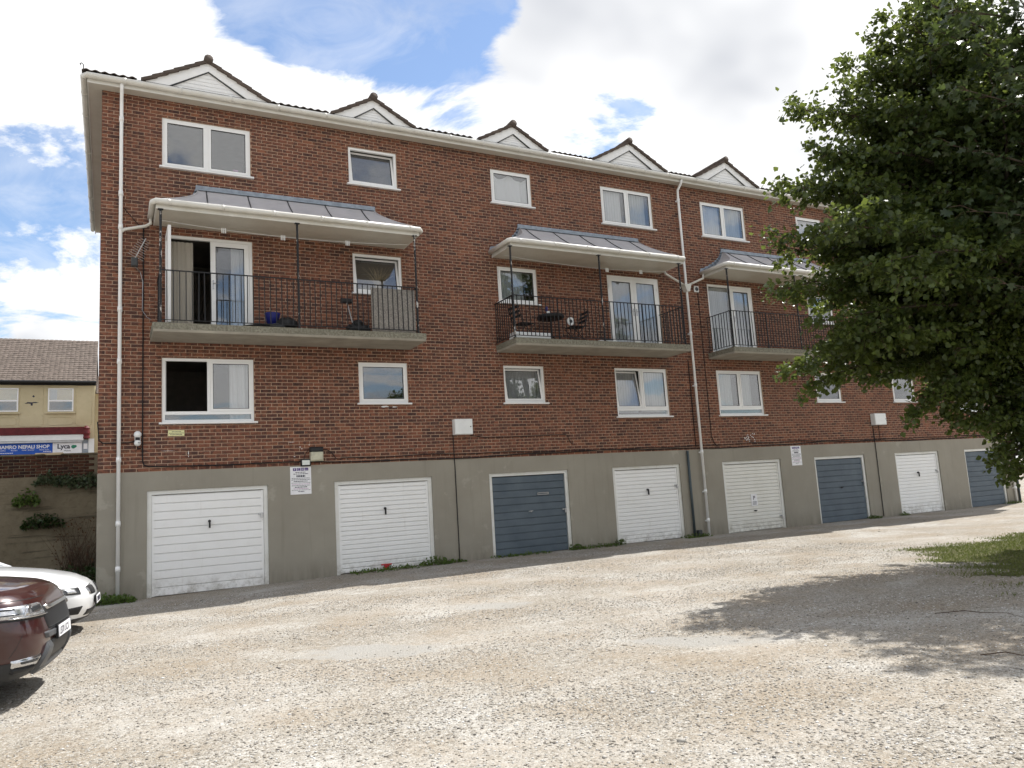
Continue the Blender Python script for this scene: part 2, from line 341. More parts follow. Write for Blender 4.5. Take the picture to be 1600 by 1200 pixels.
def leaf(name, c1, c2, tr, tmix=.35, gloss=.35):
    q = mat(name); g = q.node('ShaderNodeNewGeometry'); n = q.noise(.9, 3)
    c = q.mix(g.outputs['Random Per Island'], c1, c2); c = q.mix(q.ramp(n, [(.35,.35),(.65,0.0)]), c, tuple(x*.6 for x in c1))
    q.base(c); q.rough(gloss,.35); t = q.node('ShaderNodeBsdfTranslucent'); t.inputs[0].default_value = (*tr,1); mx = q.node('ShaderNodeMixShader'); mx.inputs[0].default_value = tmix
    q.link(q.p.outputs[0], mx.inputs[1]); q.link(t.outputs[0], mx.inputs[2]); q.link(mx.outputs[0], q.o.inputs[0]); MAT[name] = q.m
leaf('lime_leaf', (.023,.043,.011), (.098,.130,.036), (.20,.25,.05), .34, .36); leaf('maple_leaf', (.028,.048,.019), (.070,.095,.036), (.12,.165,.045), .28, .34)
leaf('weed_leaf', (.06,.11,.022), (.12,.17,.035), (.14,.22,.04), .3, .5); leaf('grass_blade', (.075,.105,.022), (.19,.20,.065), (.18,.22,.05), .3, .6); leaf('ivy_leaf', (.018,.040,.012), (.045,.075,.02), (.06,.11,.02), .2, .35); leaf('buddleia_leaf', (.06,.09,.045), (.12,.15,.085), (.12,.16,.06), .25, .5)
def bark():
    q = mat('bark'); a = q.noise(9, 6, .7, q.mapped((1,1,.25))); q.base(q.ramp(a, [(.3,(.035,.028,.021)),(.7,(.11,.09,.068))])); q.rough(.95,.1); q.bump(a,.9,.03); MAT['bark'] = q.m
bark(); plain('twig', (.085,.058,.042), .9, .1)
PATCH = [(2.55,-8.20,.95,.42,R_(-38)),(4.95,-6.35,.70,.34,R_(-25)),(5.45,-10.22,.85,.30,R_(-38))]
def gravel():
    q = mat('gravel'); P = q.pos()
    band = q.node('ShaderNodeMapping'); band.inputs[2].default_value = (0,0,.42); band.inputs[3].default_value = (.55,.95,1); q.link(P, band.inputs[0]); big = q.noise(.85, 6, .65, band.outputs[0], .4); mid = q.noise(1.7, 5, .65); tone = q.noise(.8, 5, .6, q.mapped((1,1,1),(17,3,0)))
    v1 = q.node('ShaderNodeTexVoronoi'); v1.inputs['Scale'].default_value = 42; q.link(P, v1.inputs['Vector'])
    v2 = q.node('ShaderNodeTexVoronoi'); v2.inputs['Scale'].default_value = 105; q.link(P, v2.inputs['Vector'])
    s1 = q.node('ShaderNodeSeparateColor'); q.link(v1.outputs['Color'], s1.inputs[0]); s2 = q.node('ShaderNodeSeparateColor'); q.link(v2.outputs['Color'], s2.inputs[0])
    st = [(0,(.10,.09,.08)),(.10,(.20,.178,.15)),(.30,(.295,.262,.218)),(.6,(.385,.348,.295)),(.85,(.50,.475,.43)),(1,(.68,.665,.635))]
    c1 = q.ramp(s1.outputs[0], st); c2 = q.ramp(s2.outputs[1], st)
    c = q.mix(.55, c1, c2)
    grain = q.math('ADD', q.math('MULTIPLY', q.math('SUBTRACT', s1.outputs[1], .5), .20), q.math('MULTIPLY', q.math('SUBTRACT', s2.outputs[2], .5), .16))
    c = q.mix(q.ramp(q.math('ADD', big, grain), [(.47,0.0),(.66,.80)]), c, q.mix(.50, c, (.76,.755,.74)))           # whiter chippings
    c = q.mix(q.ramp(q.math('ADD', tone, grain), [(.44,0.0),(.66,.80)]), c, q.mix(.55, c, (.31,.225,.135)))                       # sandy fines
    c = q.mix(q.ramp(mid, [(.54,0.0),(.78,.35)]), c, (.33,.285,.23))
    # worn patches of grey concrete showing through
    sp = q.node('ShaderNodeSeparateXYZ'); q.link(P, sp.inputs[0]); edge = q.noise(3.5, 4)
    tot = None
    for (cx, cy, a, b, ang) in PATCH:
        dx = q.math('SUBTRACT', sp.outputs[0], cx); dy = q.math('SUBTRACT', sp.outputs[1], cy)
        u = q.math('DIVIDE', q.math('ADD', q.math('MULTIPLY', dx, math.cos(ang)), q.math('MULTIPLY', dy, math.sin(ang))), a)
        w = q.math('DIVIDE', q.math('SUBTRACT', q.math('MULTIPLY', dy, math.cos(ang)), q.math('MULTIPLY', dx, math.sin(ang))), b)
        d = q.math('ADD', q.math('ADD', q.math('MULTIPLY', u, u), q.math('MULTIPLY', w, w)), q.math('MULTIPLY', q.math('SUBTRACT', edge, .5), 2.4))
        mk = q.ramp(d, [(.40,.72),(1.05,0.0)]); tot = mk if tot is None else q.math('MAXIMUM', tot, mk)
    c = q.mix(tot, c, q.mix(q.math('MULTIPLY', s2.outputs[0], .5), (.37,.362,.345), (.46,.45,.425)))
    c = q.mix(1.0, c, (.785,.78,.765), 'MULTIPLY')
    q.base(c); q.rough(.95,.12)
    h = q.math('ADD', q.math('MULTIPLY', v1.outputs['Distance'], -1.0), q.math('MULTIPLY', v2.outputs['Distance'], -.5))
    q.bump(h, .55, .012); MAT['gravel'] = q.m
gravel()
def stone():
    q = mat('loose_stone'); g = q.node('ShaderNodeNewGeometry')
    q.base(q.ramp(g.outputs['Random Per Island'], [(0,(.06,.058,.055)),(.04,(.125,.116,.106)),(.12,(.20,.178,.152)),(.34,(.275,.245,.205)),(.62,(.355,.33,.29)),(.86,(.48,.465,.44)),(1,(.66,.65,.635))])); q.rough(.9,.2); MAT['stone'] = q.m
stone()
def soil():
    q = mat('earth'); a = q.noise(2.5, 6, .7); q.base(q.ramp(a, [(.3,(.055,.06,.025)),(.7,(.13,.12,.06))])); q.rough(.95,.1); MAT['earth'] = q.m
soil(); plain('asphalt', (.06,.06,.062), .9, .2, 0, .2, 20)

# ---------------------------------------------------------------- ground
def smooth(a, b, x):
    t = np.clip((x-a)/(b-a), 0, 1); return t*t*(3-2*t)
KX = [-6,0,2,5.5,9.5,13,17,21,25,30,60]; KZ = [0,-.01,.0,.05,.045,.03,.01,0,-.01,-.01,0]
_wv = [(rng.uniform(.3,2.0)*math.cos(t), rng.uniform(.3,2.0)*math.sin(t), rng.uniform(0,6.28), rng.uniform(.3,1)) for t in rng.uniform(0,6.28,14)]
def gz(x, y):
    x = np.asarray(x, float); y = np.asarray(y, float)
    z = np.interp(x, KX, KZ)*smooth(-7,-1,y)
    w = sum(a*np.sin(kx*x+ky*y+p) for kx,ky,p,a in _wv)*.0045
    for (cx, cy, a, b, ang) in PATCH:
        u = ((x-cx)*math.cos(ang)+(y-cy)*math.sin(ang))/a; v = (-(x-cx)*math.sin(ang)+(y-cy)*math.cos(ang))/b
        w = w-.006*np.exp(-(u*u+v*v))
    return z+w*smooth(0,-1.5,y)*smooth(60,35,np.abs(x))*smooth(-60,-25,y)
gx = np.concatenate([[-600,-250,-100,-50,-25],np.arange(-14,34.01,.2),[38,45,60,100,250,600]])
gy = np.concatenate([[-600,-250,-100,-60,-35,-24],np.arange(-18,.61,.2),[1.5,4,9.5,30,100,250,600]])
GX, GY = np.meshgrid(gx, gy, indexing='ij'); V = np.stack([GX, GY, gz(GX,GY)], -1).reshape(-1,3)
ny = len(gy); I = np.arange((len(gx)-1)*(ny-1)); ii = I//(ny-1); jj = I % (ny-1); a = ii*ny+jj
tag(link('gravel_ground', np_mesh('gravel_ground', V, np.stack([a,a+ny,a+ny+1,a+1],1), MAT['gravel'], True)), kind='structure')
# loose stones lying on the gravel: many, uncountable
def stones(n, xr, yr, smin, smax, power=2.0):
    x = rng.uniform(*xr, n); y = rng.uniform(*yr, n)
    d = np.hypot(x, y+16.68); cx, cy = .466, .875
    fwd = x*cx+(y+16.68)*cy; side = x*cy-(y+16.68)*cx
    keep = (fwd > 2.5) & (np.abs(side) < .72*fwd+.6) & (y < -.12)
    for (px, py, a_, b_, ang) in PATCH:
        u = ((x-px)*math.cos(ang)+(y-py)*math.sin(ang))/a_; v = (-(x-px)*math.sin(ang)+(y-py)*math.cos(ang))/b_
        keep &= (u*u+v*v > .85) | (rng.random(n) < .22)
    keep &= rng.random(n) < np.clip(6.0/np.maximum(fwd,1), .15, 1)*np.clip(.55+.45*np.sin(x*.9+y*1.7)*np.sin(y*.8-x*.35)+.3*np.sin(y*2.9+x*.7),.10,1)
    x = x[keep]; y = y[keep]; n = len(x); s = smin+(smax-smin)*rng.random(n)**power
    base = np.array([(1,0,0),(0,1,0),(-1,0,0),(0,-1,0),(0,0,1),(0,0,-1)], float)
    P = base[None]*(rng.uniform(.6,1.25,(n,6,1)))+rng.normal(0,.14,(n,6,3)); P[:,:,2] *= .46
    t = rng.uniform(0,6.28,n); c, s_ = np.cos(t)[:,None], np.sin(t)[:,None]
    X = P[:,:,0]*c-P[:,:,1]*s_; Y = P[:,:,0]*s_+P[:,:,1]*c
    W = np.stack([X*s[:,None]+x[:,None], Y*s[:,None]+y[:,None], P[:,:,2]*s[:,None]+(gz(x,y)+s*.10)[:,None]], -1)
    F = np.array([(0,1,4),(1,2,4),(2,3,4),(3,0,4),(1,0,5),(2,1,5),(3,2,5),(0,3,5)])
    return W.reshape(-1,3), (F[None]+(np.arange(n)*6)[:,None,None]).reshape(-1,3)
Va, Fa = stones(420000, (-5,15), (-15,-1), .005, .0150, 2.0); Vb, Fb = stones(1500, (-5,22), (-15.0,-.3), .018, .036, 2.6)
tag(link('loose_gravel', np_mesh('loose_gravel', np.concatenate([Va,Vb]), np.concatenate([Fa,Fb+len(Va)]), MAT['stone'])), 'pale loose gravel chippings spread over the parking yard', 'gravel', kind='stuff')
# raised road level behind the retaining wall
b = MB(); b.box(-60,-.45,5.42,70,0.2,2.70); tag(b.build('raised_road_terrace', MAT['asphalt']), kind='structure')

# ---------------------------------------------------------------- the flats
BX0, BX1 = -0.21, 29.96
ZB, ZT = 2.42, 10.27
bld = tag(empty('apartment_building', (0,0,0)), 'long red brick block of flats over eight garages, white windows and balconies', 'apartment building')
T_BIG = [1.80,12.93,16.54,27.70]; T_SM = [5.49,9.22,20.30,24.02]
L_SM = [5.555,9.25,20.33,24.05]
GAR = [(.648,2.938),(4.345,6.624),(8.102,10.337),(11.716,13.988),(15.541,17.858),(19.311,21.627),(23.142,25.461),(26.945,29.20)]
ops_b = []; ops_g = []
for c in T_BIG: ops_b += [(c-.89,c+.89,8.777,9.878),(c-.89,c+.89,3.384,4.712)]
for c in T_SM: ops_b.append((c-.595,c+.595,8.951,9.878))
for c in L_SM: ops_b.append((c-.585,c+.585,3.766,4.712))
M_SM = [(4.92,6.105),(8.655,9.805),(19.81,20.98),(23.45,24.62)]
for x0, x1 in M_SM: ops_b.append((x0,x1,6.325,7.275))
M_DR = [(.99,2.70),(12.03,13.81),(15.62,17.42),(26.80,28.58)]
for x0, x1 in M_DR: ops_b.append((x0,x1,5.26,7.315))
for x0, x1 in GAR: ops_g.append((x0,x1,-.2,2.044))
def wall_grid(x0, x1, z0, z1, ops, y, yb):
    xs = sorted({x0,x1,*[o[0] for o in ops],*[o[1] for o in ops]}); zs = sorted({z0,z1,*[max(z0,o[2]) for o in ops],*[min(z1,o[3]) for o in ops]})
    m = MB()
    for i in range(len(xs)-1):
        for j in range(len(zs)-1):
            cx, cz = (xs[i]+xs[i+1])/2, (zs[j]+zs[j+1])/2
            if any(o[0] < cx < o[1] and o[2] < cz < o[3] for o in ops): continue
            m.quad((xs[i],y,zs[j]),(xs[i+1],y,zs[j]),(xs[i+1],y,zs[j+1]),(xs[i],y,zs[j+1]))
    for a, b_, c, d in ops:
        c = max(c, z0)
        m.quad((a,y,c),(a,yb,c),(a,yb,d),(a,y,d)); m.quad((b_,yb,c),(b_,y,c),(b_,y,d),(b_,yb,d)); m.quad((a,y,d),(b_,y,d),(b_,yb,d),(a,yb,d)); m.quad((a,yb,c),(b_,yb,c),(b_,y,c),(a,y,c))
    return m
bw = wall_grid(BX0+.006,BX1-.006,ZB,ZT,ops_b,.0035,.14)
bw.quad((BX0+.006,9,ZB),(BX0+.006,.006,ZB),(BX0+.006,.006,ZT),(BX0+.006,9,ZT)); bw.quad((BX1-.006,.006,ZB),(BX1-.006,9,ZB),(BX1-.006,9,ZT),(BX1-.006,.006,ZT)); bw.quad((BX1,9,0),(BX0,9,0),(BX0,9,ZT),(BX1,9,ZT))
brick_wall = bw.build('brick_wall', MAT['mortar'], bld)
rb = wall_grid(BX0-.004,BX1+.004,-.3,ZB,ops_g,-.004,.16)
rb.quad((BX0-.004,9.004,-.3),(BX0-.004,-.004,-.3),(BX0-.004,-.004,ZB),(BX0-.004,9.004,ZB)); rb.quad((BX1+.004,-.004,-.3),(BX1+.004,9.004,-.3),(BX1+.004,9.004,ZB),(BX1+.004,-.004,ZB))
rb.quad((BX0-.004,-.004,ZB),(BX1+.004,-.004,ZB),(BX1+.004,.03,ZB),(BX0-.004,.03,ZB))
rb.build('rendered_base', MAT['render'], bld)
fl = MB()
for z in (2.46,5.02,7.72,10.22): fl.box(BX0+.1,BX1-.1,.15,8.9,z,z+.14)
fl.build('floor', MAT['room'], bld)
pt = MB(); pt.box(BX0+.1,BX1-.1,3.6,3.7,2.6,10.2)
for x in (3.75,7.36,11.05,14.72,18.45,22.2,25.9): pt.box(x-.05,x+.05,.16,3.58,2.61,10.19)
pt.build('room_partition', MAT['room'], bld)
# bricks: every brick of the face is geometry
BL, BH, CL, CH = .2125, .0625, .225, .075
_n = int((ZT-ZB)/CH)
def clip_brick(x0, x1, z0, z1, ops):
    res = [(x0,x1,z0,z1)]
    for a, b_, c, d in ops:
        a -= .003; b_ += .003; c -= .003; d += .003; nr = []
        for (p, q, r, s) in res:
            if q <= a or p >= b_ or s <= c or r >= d: nr.append((p,q,r,s)); continue
            if p < a: nr.append((p,a,r,s))
            if q > b_: nr.append((b_,q,r,s))
            mp, mq = max(p,a), min(q,b_)
            if r < c: nr.append((mp,mq,r,c))
            if s > d: nr.append((mp,mq,d,s))
        res = nr
    return [t for t in res if t[1]-t[0] > .015 and t[3]-t[2] > .012]
bricks = []
for r in range(_n+1):
    z0 = ZB+.008+r*CH; z1 = min(z0+BH, ZT-.002)
    if z1-z0 < .02: continue
    x = BX0-(CL/2 if r % 2 else 0); k = 0
    while x < BX1:
        j = random.uniform(-.003,.003); a = max(x+.0,BX0); b_ = min(x+BL+j,BX1)
        if b_-a > .02:
            whole = (a == x and b_ == x+BL+j)
            rs = clip_brick(a,b_,z0+random.uniform(-.0015,.0015),z1+random.uniform(-.0015,.0015),ops_b)
            for t in rs: bricks.append((*t, whole and len(rs) == 1 and abs((t[1]-t[0])-(BL+j)) < 1e-6))
        x += CL
B = np.array([b_[:4] for b_ in bricks]); full = np.array([b_[4] for b_ in bricks])
cxy = np.stack([(B[:,0]+B[:,1])/2, np.full(len(B),16.68), (B[:,2]+B[:,3])/2-1.685], 1); dist = np.linalg.norm(cxy, axis=1)
order = np.argsort(np.where(full, dist, 1e9)); single = np.zeros(len(B), bool); single[order[:300]] = True
def brick_mesh(name, Bs, yf, depth, axis=0):
    n = len(Bs); x0,x1,z0,z1 = Bs.T; c = .002; y0 = yf; ym = yf+c; yb = yf+depth
    def col(x,y,z): return np.stack([x,np.broadcast_to(y,x.shape),z],-1)
    P = np.stack([col(x0+c,y0,z0+c),col(x1-c,y0,z0+c),col(x1-c,y0,z1-c),col(x0+c,y0,z1-c),col(x0,ym,z0),col(x1,ym,z0),col(x1,ym,z1),col(x0,ym,z1),col(x0,yb,z0),col(x1,yb,z0),col(x1,yb,z1),col(x0,yb,z1)],1)
    F = np.array([(0,1,2,3),(4,5,1,0),(5,6,2,1),(6,7,3,2),(7,4,0,3),(8,9,5,4),(9,10,6,5),(10,11,7,6),(11,8,4,7)])
    uvv = np.stack([(P[:,:,0]-x0[:,None])/.215, (P[:,:,2]-z0[:,None])/.065],-1)
    Fa = (F[None]+(np.arange(n)*12)[:,None,None]).reshape(-1,4); uv = uvv[:,F.ravel()].reshape(-1,2)
    P = P.reshape(-1,3)
    if axis == 1: P = np.stack([P[:,1], P[:,0], P[:,2]],-1)
    return np_mesh(name, P, Fa, MAT['brick'], False, uv)
yj = rng.uniform(-.0018,.0012,len(B))
tag(link('brick_courses', brick_mesh('brick_courses', B[~single], yj[~single], .05), brick_wall), kind='stuff')
one = brick_mesh('brick', np.array([(0,BL,0,BH)]), np.array([0.0]), .05)
for i in np.where(single)[0]:
    o = link('brick', one, brick_wall); o.location = (B[i,0], yj[i], B[i,2]); o.scale = ((B[i,1]-B[i,0])/BL, 1, (B[i,3]-B[i,2])/BH)
sb = []
for r in range(_n+1):
    z0 = ZB+.008+r*CH; z1 = min(z0+BH, ZT-.002); y = .115 if r % 2 else .0
    if z1-z0 < .02: continue
    if y > 0: sb.append((.0,.105,z0,z1))
    while y < 8.9: sb.append((y,y+BL,z0,z1)); y += CL
sb = np.array(sb); sb[:,0] = np.maximum(sb[:,0],.0085)
tag(link('side_brick_courses', brick_mesh('side_brick_courses', sb, np.full(len(sb),BX0), .05, 1), brick_wall), kind='stuff')
# mortar smears, drilled holes and scars on the brickwork
sm = MB()
for (x, z, w, h) in ((5.55,3.69,.24,.05),(5.78,3.68,.14,.035),(3.44,2.93,.16,.010),(3.62,2.82,.05,.02),(3.66,2.78,.04,.018),(3.82,2.86,.03,.03),(3.5,2.62,.05,.015),(1.02,2.82,.28,.007),(1.40,2.77,.02,.09),(1.40,2.70,.012,.05)):
    pts = [(x+w/2*math.cos(t)*random.uniform(.6,1), z+h/2*math.sin(t)*random.uniform(.5,1)) for t in np.linspace(0,6.28,12)[:-1]]
    sm.poly([(p,-.0045,q) for p, q in reversed(pts)])
for k in range(26): 
    x, z = 16.7+random.uniform(-.16,.16)*1.3, 2.72+random.uniform(-.16,.16); sm.poly([(x+.016*math.cos(t),-.0045,z+.016*math.sin(t)) for t in (0,1.2,2.4,3.6,4.9)][::-1])
sm.build('filler_smear', MAT['white_box'], brick_wall)

# ---------------------------------------------------------------- windows
def pane(x0, x1, z0, z1, y, parent): MB().box(x0,x1,y,y+.006,z0,z1).build('pane', MAT['glass'], parent)
def sash(x0, x1, z0, z1, y, parent, t=.05, tilt=0.0):
    b_ = MB().ring(x0,x1,z0,z1,t,y,y+.05); g = MB().box(x0+t,x1-t,y+.02,y+.026,z0+t,z1-t)
    s = b_.build('sash', MAT['upvc'], parent); p = g.build('pane', MAT['glass'], parent); k_ = MB().ring(x0+t-.001,x1-t+.001,z0+t-.001,z1-t+.001,.011,y+.006,y+.019).build('gasket', MAT['black_rubber'], parent)
    if tilt:
        for o in (s, p, k_):
            o.matrix_local = Matrix.Translation((0,y+.05,z0)) @ Matrix.Rotation(-tilt,4,'X') @ Matrix.Translation((0,-(y+.05),-z0))
def window(x0, x1, z0, z1, lights, low=0.0, sill=True, label=None):
    # lights: 'f' fixed sash, 't' tilted in, 'o' opened right in, 'd' direct glazed
    y = .035; t = .055; f = MB(); f.ring(x0+.004,x1-.004,z0+.004,z1-.004,t,y,y+.07)
    zb = z0+t
    if low: f.box(x0+t,x1-t,y+.0005,y+.069,z0+t+low,z0+t+low+.065); zb = z0+t+low+.065
    n = len(lights); w = (x1-x0-2*t)/n
    for i in range(1,n): f.box(x0+t+i*w-.03,x0+t+i*w+.03,y+.0008,y+.068,zb,z1-t)
    wd = f.build('window', MAT['upvc'], bld)
    if label: wd['label'] = label
    if low: pane(x0+t,x1-t,z0+t,z0+t+low,y+.03,wd)
    for i, k in enumerate(lights):
        a = x0+t+i*w+(.03 if i else 0)+.002; b_ = x0+t+(i+1)*w-(.03 if i < n-1 else 0)-.002; c = zb+.002; d = z1-t-.002
        if k == 'f': sash(a,b_,c,d,y-.012,wd,.045)
        elif k == 'd': pane(a,b_,c,d,y+.03,wd)
        elif k == 't': sash(a,b_,c,d,y+.01,wd,.05,R_(9))
        elif k == 'o':
            s = MB(); s.box(a-.02,a+.03,.13,.13+(b_-a),c,c+.05); s.box(a-.02,a+.03,.13,.13+(b_-a),d-.05,d); s.box(a-.019,a+.029,.13,.18,c+.05,d-.05); s.box(a-.019,a+.029,.08+(b_-a),.13+(b_-a),c+.05,d-.05); s.build('sash', MAT['upvc'], wd)
    if sill:
        s = MB(); s.bbox(x0-.055,x1+.06,-.075,.034,z0-.035,z0+.003,.008); s.build('sill', MAT['upvc'], wd)
    return wd
TL = {1.80:['f','f'],12.93:['f','f'],16.54:['f','f'],27.70:['f','f']}
for c in T_BIG: window(c-.89,c+.89,8.777,9.878,TL[c])
for c, k in zip(T_SM, ('t','f','f','f')): window(c-.595,c+.595,8.951,9.878,[k])
for c, k in zip(T_BIG, (['o','f'],['t','f'],['f','f'],['f','f'])): window(c-.89,c+.89,3.384,4.712,k,.11)
for c, k in zip(L_SM, ('f','t','f','f')): window(c-.585,c+.585,3.766,4.712,[k])
for (x0, x1), k in zip(M_SM, ('t','f','f','f')): window(x0,x1,6.325,7.275,[k])
def leafdoor(x0, x1, z0, z1, y, parent, bar=True, hs=1):
    b_ = MB().ring(x0,x1,z0,z1,.10,y,y+.06,.14)
    d = b_.build('door_leaf', MAT['upvc'], parent); MB().box(x0+.10,x1-.10,y+.025,y+.031,z0+.14,z1-.10).build('pane', MAT['glass'], parent); MB().ring(x0+.099,x1-.099,z0+.139,z1-.099,.011,y+.008,y+.024).build('gasket', MAT['black_rubber'], parent)
    xh = x1-.05 if hs > 0 else x0+.05
    h = MB(); h.box(xh-.015,xh+.015,y-.012,y,z0+.92,z0+1.12); h.tube([(xh,y-.01,z0+1.04),(xh,y-.05,z0+1.04),(xh-hs*.11,y-.05,z0+1.04)],.009,6); h.build('handle', MAT['metal'], parent)
    g = MB()
    for zz_ in (z0+.25,z1-.3): g.box(x0-.012,x0+.012,y-.02,y,zz_,zz_+.09) if hs > 0 else g.box(x1-.012,x1+.012,y-.02,y,zz_,zz_+.09)
    g.build('hinge', MAT['upvc'], parent)
for i, (x0, x1) in enumerate(M_DR):
    f = MB(); f.ring(x0+.004,x1-.004,5.215,7.311,.06,.03,.10); fr = f.build('french_door', MAT['upvc'], bld); mid = (x0+x1)/2
    if i == 0:
        fr['label'] = 'french door with its left leaf swung open over the balcony'
        leafdoor(mid+.005,x1-.07,5.285,7.245,.025,fr,hs=-1)
        # left leaf swung out square to the wall
        w = mid-x0-.07; b_ = MB(); xa = x0-.02; b_.box(xa,xa+.06,-w,.0,5.285,5.425); b_.box(xa,xa+.06,-w,.0,7.145,7.245); b_.box(xa+.0005,xa+.0595,-.10,.0,5.425,7.145); b_.box(xa+.0005,xa+.0595,-w,-w+.10,5.425,7.145)
        b_.build('door_leaf', MAT['upvc'], fr); MB().box(xa+.025,xa+.031,-w+.1,-.1,5.425,7.145).build('pane', MAT['glass'], fr)
        h = MB(); h.tube([(xa+.06,-w+.05,6.32),(xa+.10,-w+.05,6.32),(xa+.10,-w+.16,6.32)],.009,6); h.build('handle', MAT['metal'], fr)
    elif i == 2:
        m = MB(); m.box(mid-.04,mid+.04,.032,.098,5.275,7.25); m.build('mullion', MAT['upvc'], fr); pane(x0+.064,mid-.04,5.275,7.25,.06,fr)
        leafdoor(mid+.041,x1-.066,5.28,7.247,.028,fr,hs=-1)
    else:
        leafdoor(x0+.066,mid-.003,5.28,7.247,.025,fr,hs=1); leafdoor(mid+.003,x1-.066,5.28,7.247,.025,fr,hs=-1)
# curtains and things seen through the panes
def curtain(x0, x1, z0, z1, m, label, y=.24, folds=None, amp=.025, cat='curtain', swag=False):
    w = x1-x0; n = max(24, int(w/.018)); folds = folds or w/.085; V = []; k = 14
    ph = random.uniform(0,6)
    for j in range(k+1):
        t = j/k
        for i in range(n+1):
            u = i/n; zt = z1
            if swag: zt = z1-.16*abs(math.sin(u*math.pi*2))**1.0*(1 if .0 < u < 1 else 0)
            z = z0+(zt-z0)*t
            sway = math.sin(u*folds*6.283+ph+.5*math.sin(u*9+ph)+.25*t)*amp*(.75+.4*math.sin(u*17+ph))
            V.append((x0+w*u, y+sway*(1.15-.4*t), z))
    F = [(j*(n+1)+i,j*(n+1)+i+1,(j+1)*(n+1)+i+1,(j+1)*(n+1)+i) for j in range(k) for i in range(n)]
    o = link('curtain', np_mesh('curtain', V, F, MAT[m], True)); tag(o, label, cat); return o
curtain(1.05,1.52,5.30,7.22,'curtain_beige','beige curtain bunched in the open balcony doorway nearest the left corner',.16)
curtain(2.28,2.60,5.30,7.22,'curtain_white','white curtain at the right edge of the leftmost balcony door glass',.2)
curtain(2.22,2.62,3.45,4.66,'curtain_white','white curtain in the right pane of the leftmost lower window',.16)
curtain(8.64,9.82,8.98,9.84,'curtain_white','white sheet draped in two swags in the top-floor single window left of middle',.13,5,.03,swag=True)
curtain(12.06,12.80,8.80,9.85,'curtain_white','white curtain in left pane of top window just left of the second downpipe',.13); curtain(13.05,13.62,8.80,9.85,'curtain_grey','pale grey curtain in right pane of top window just left of the second downpipe',.13)
curtain(15.68,16.47,8.80,9.85,'curtain_white','white curtain in left pane of top window just right of the second downpipe',.13); curtain(16.58,17.30,8.80,9.85,'curtain_grey','pale curtain in right pane of top window just right of the second downpipe',.13)
curtain(8.67,9.45,6.34,7.25,'curtain_grey','grey pleated curtain behind the small window over the middle balcony',.13,9); curtain(8.67,9.83,3.80,4.68,'net','patterned net curtain in the tilted small lower window left of middle',.26,11)
curtain(12.08,12.92,3.52,4.68,'net','net curtain in the tilted left pane of lower window below middle balcony',.27,10); curtain(12.95,13.78,3.52,4.68,'net','net curtain in the closed right pane of lower window below middle balcony',.13,10)
curtain(12.12,12.88,5.30,7.24,'net','lace net behind the left leaf of the middle balcony doors',.13,6); curtain(12.95,13.72,5.30,7.24,'net','lace net behind the right leaf of the middle balcony doors',.13,6)
curtain(15.69,16.48,5.30,7.24,'curtain_grey','pale vertical drape in left glass of the balcony door right of the second downpipe',.13,11); curtain(16.56,17.34,5.30,7.24,'net','thin net in right glass of the balcony door right of the second downpipe',.13,6)
curtain(15.70,16.30,3.55,4.68,'curtain_grey','grey curtain in left pane of lower window right of the second downpipe',.13); curtain(16.55,17.05,3.55,4.68,'curtain_grey','grey curtain in right pane of lower window right of the second downpipe',.13)
curtain(19.75,20.85,8.98,9.84,'curtain_white','white curtain in the top single window half hidden by the tree',.13)
# small things on the inner sill of the top-left window
for (x, w, h, m_, lb) in ((1.62,.07,.10,'straw','small brown ornament inside left pane of top left window'),(2.40,.10,.15,'pink_ink','pink card standing inside right pane of top left window'),(2.53,.05,.09,'white_box','white pot inside right pane of top left window')):
    tag(MB().bbox(x-w/2,x+w/2,.16,.16+w*.6,8.84,8.84+h,.01).build('ornament', MAT[m_]), lb, 'ornament')
# dried grass in a vase behind the small window of the left balcony
gr = empty('dried_grass', (5.62,.32,6.35)); tag(gr, 'spray of dried pampas grass behind the left balcony small window', 'dried plant')
MB().lathe([(.05,0),(.07,.05),(.05,.14),(.055,.16)],(0,0,0),12).build('vase', MAT['dark_grey'], gr, True)
s = MB()
for k in range(70):
    a = random.uniform(0,6.28); l = random.uniform(.35,.62); sp_ = random.uniform(.05,.42); s.tube([(0,0,.12),(math.cos(a)*sp_*.4,math.sin(a)*sp_*.2,.12+l*.6),(math.cos(a)*sp_,math.sin(a)*sp_*.35,.12+l)],.003,3)
s.build('stem', MAT['straw'], gr)

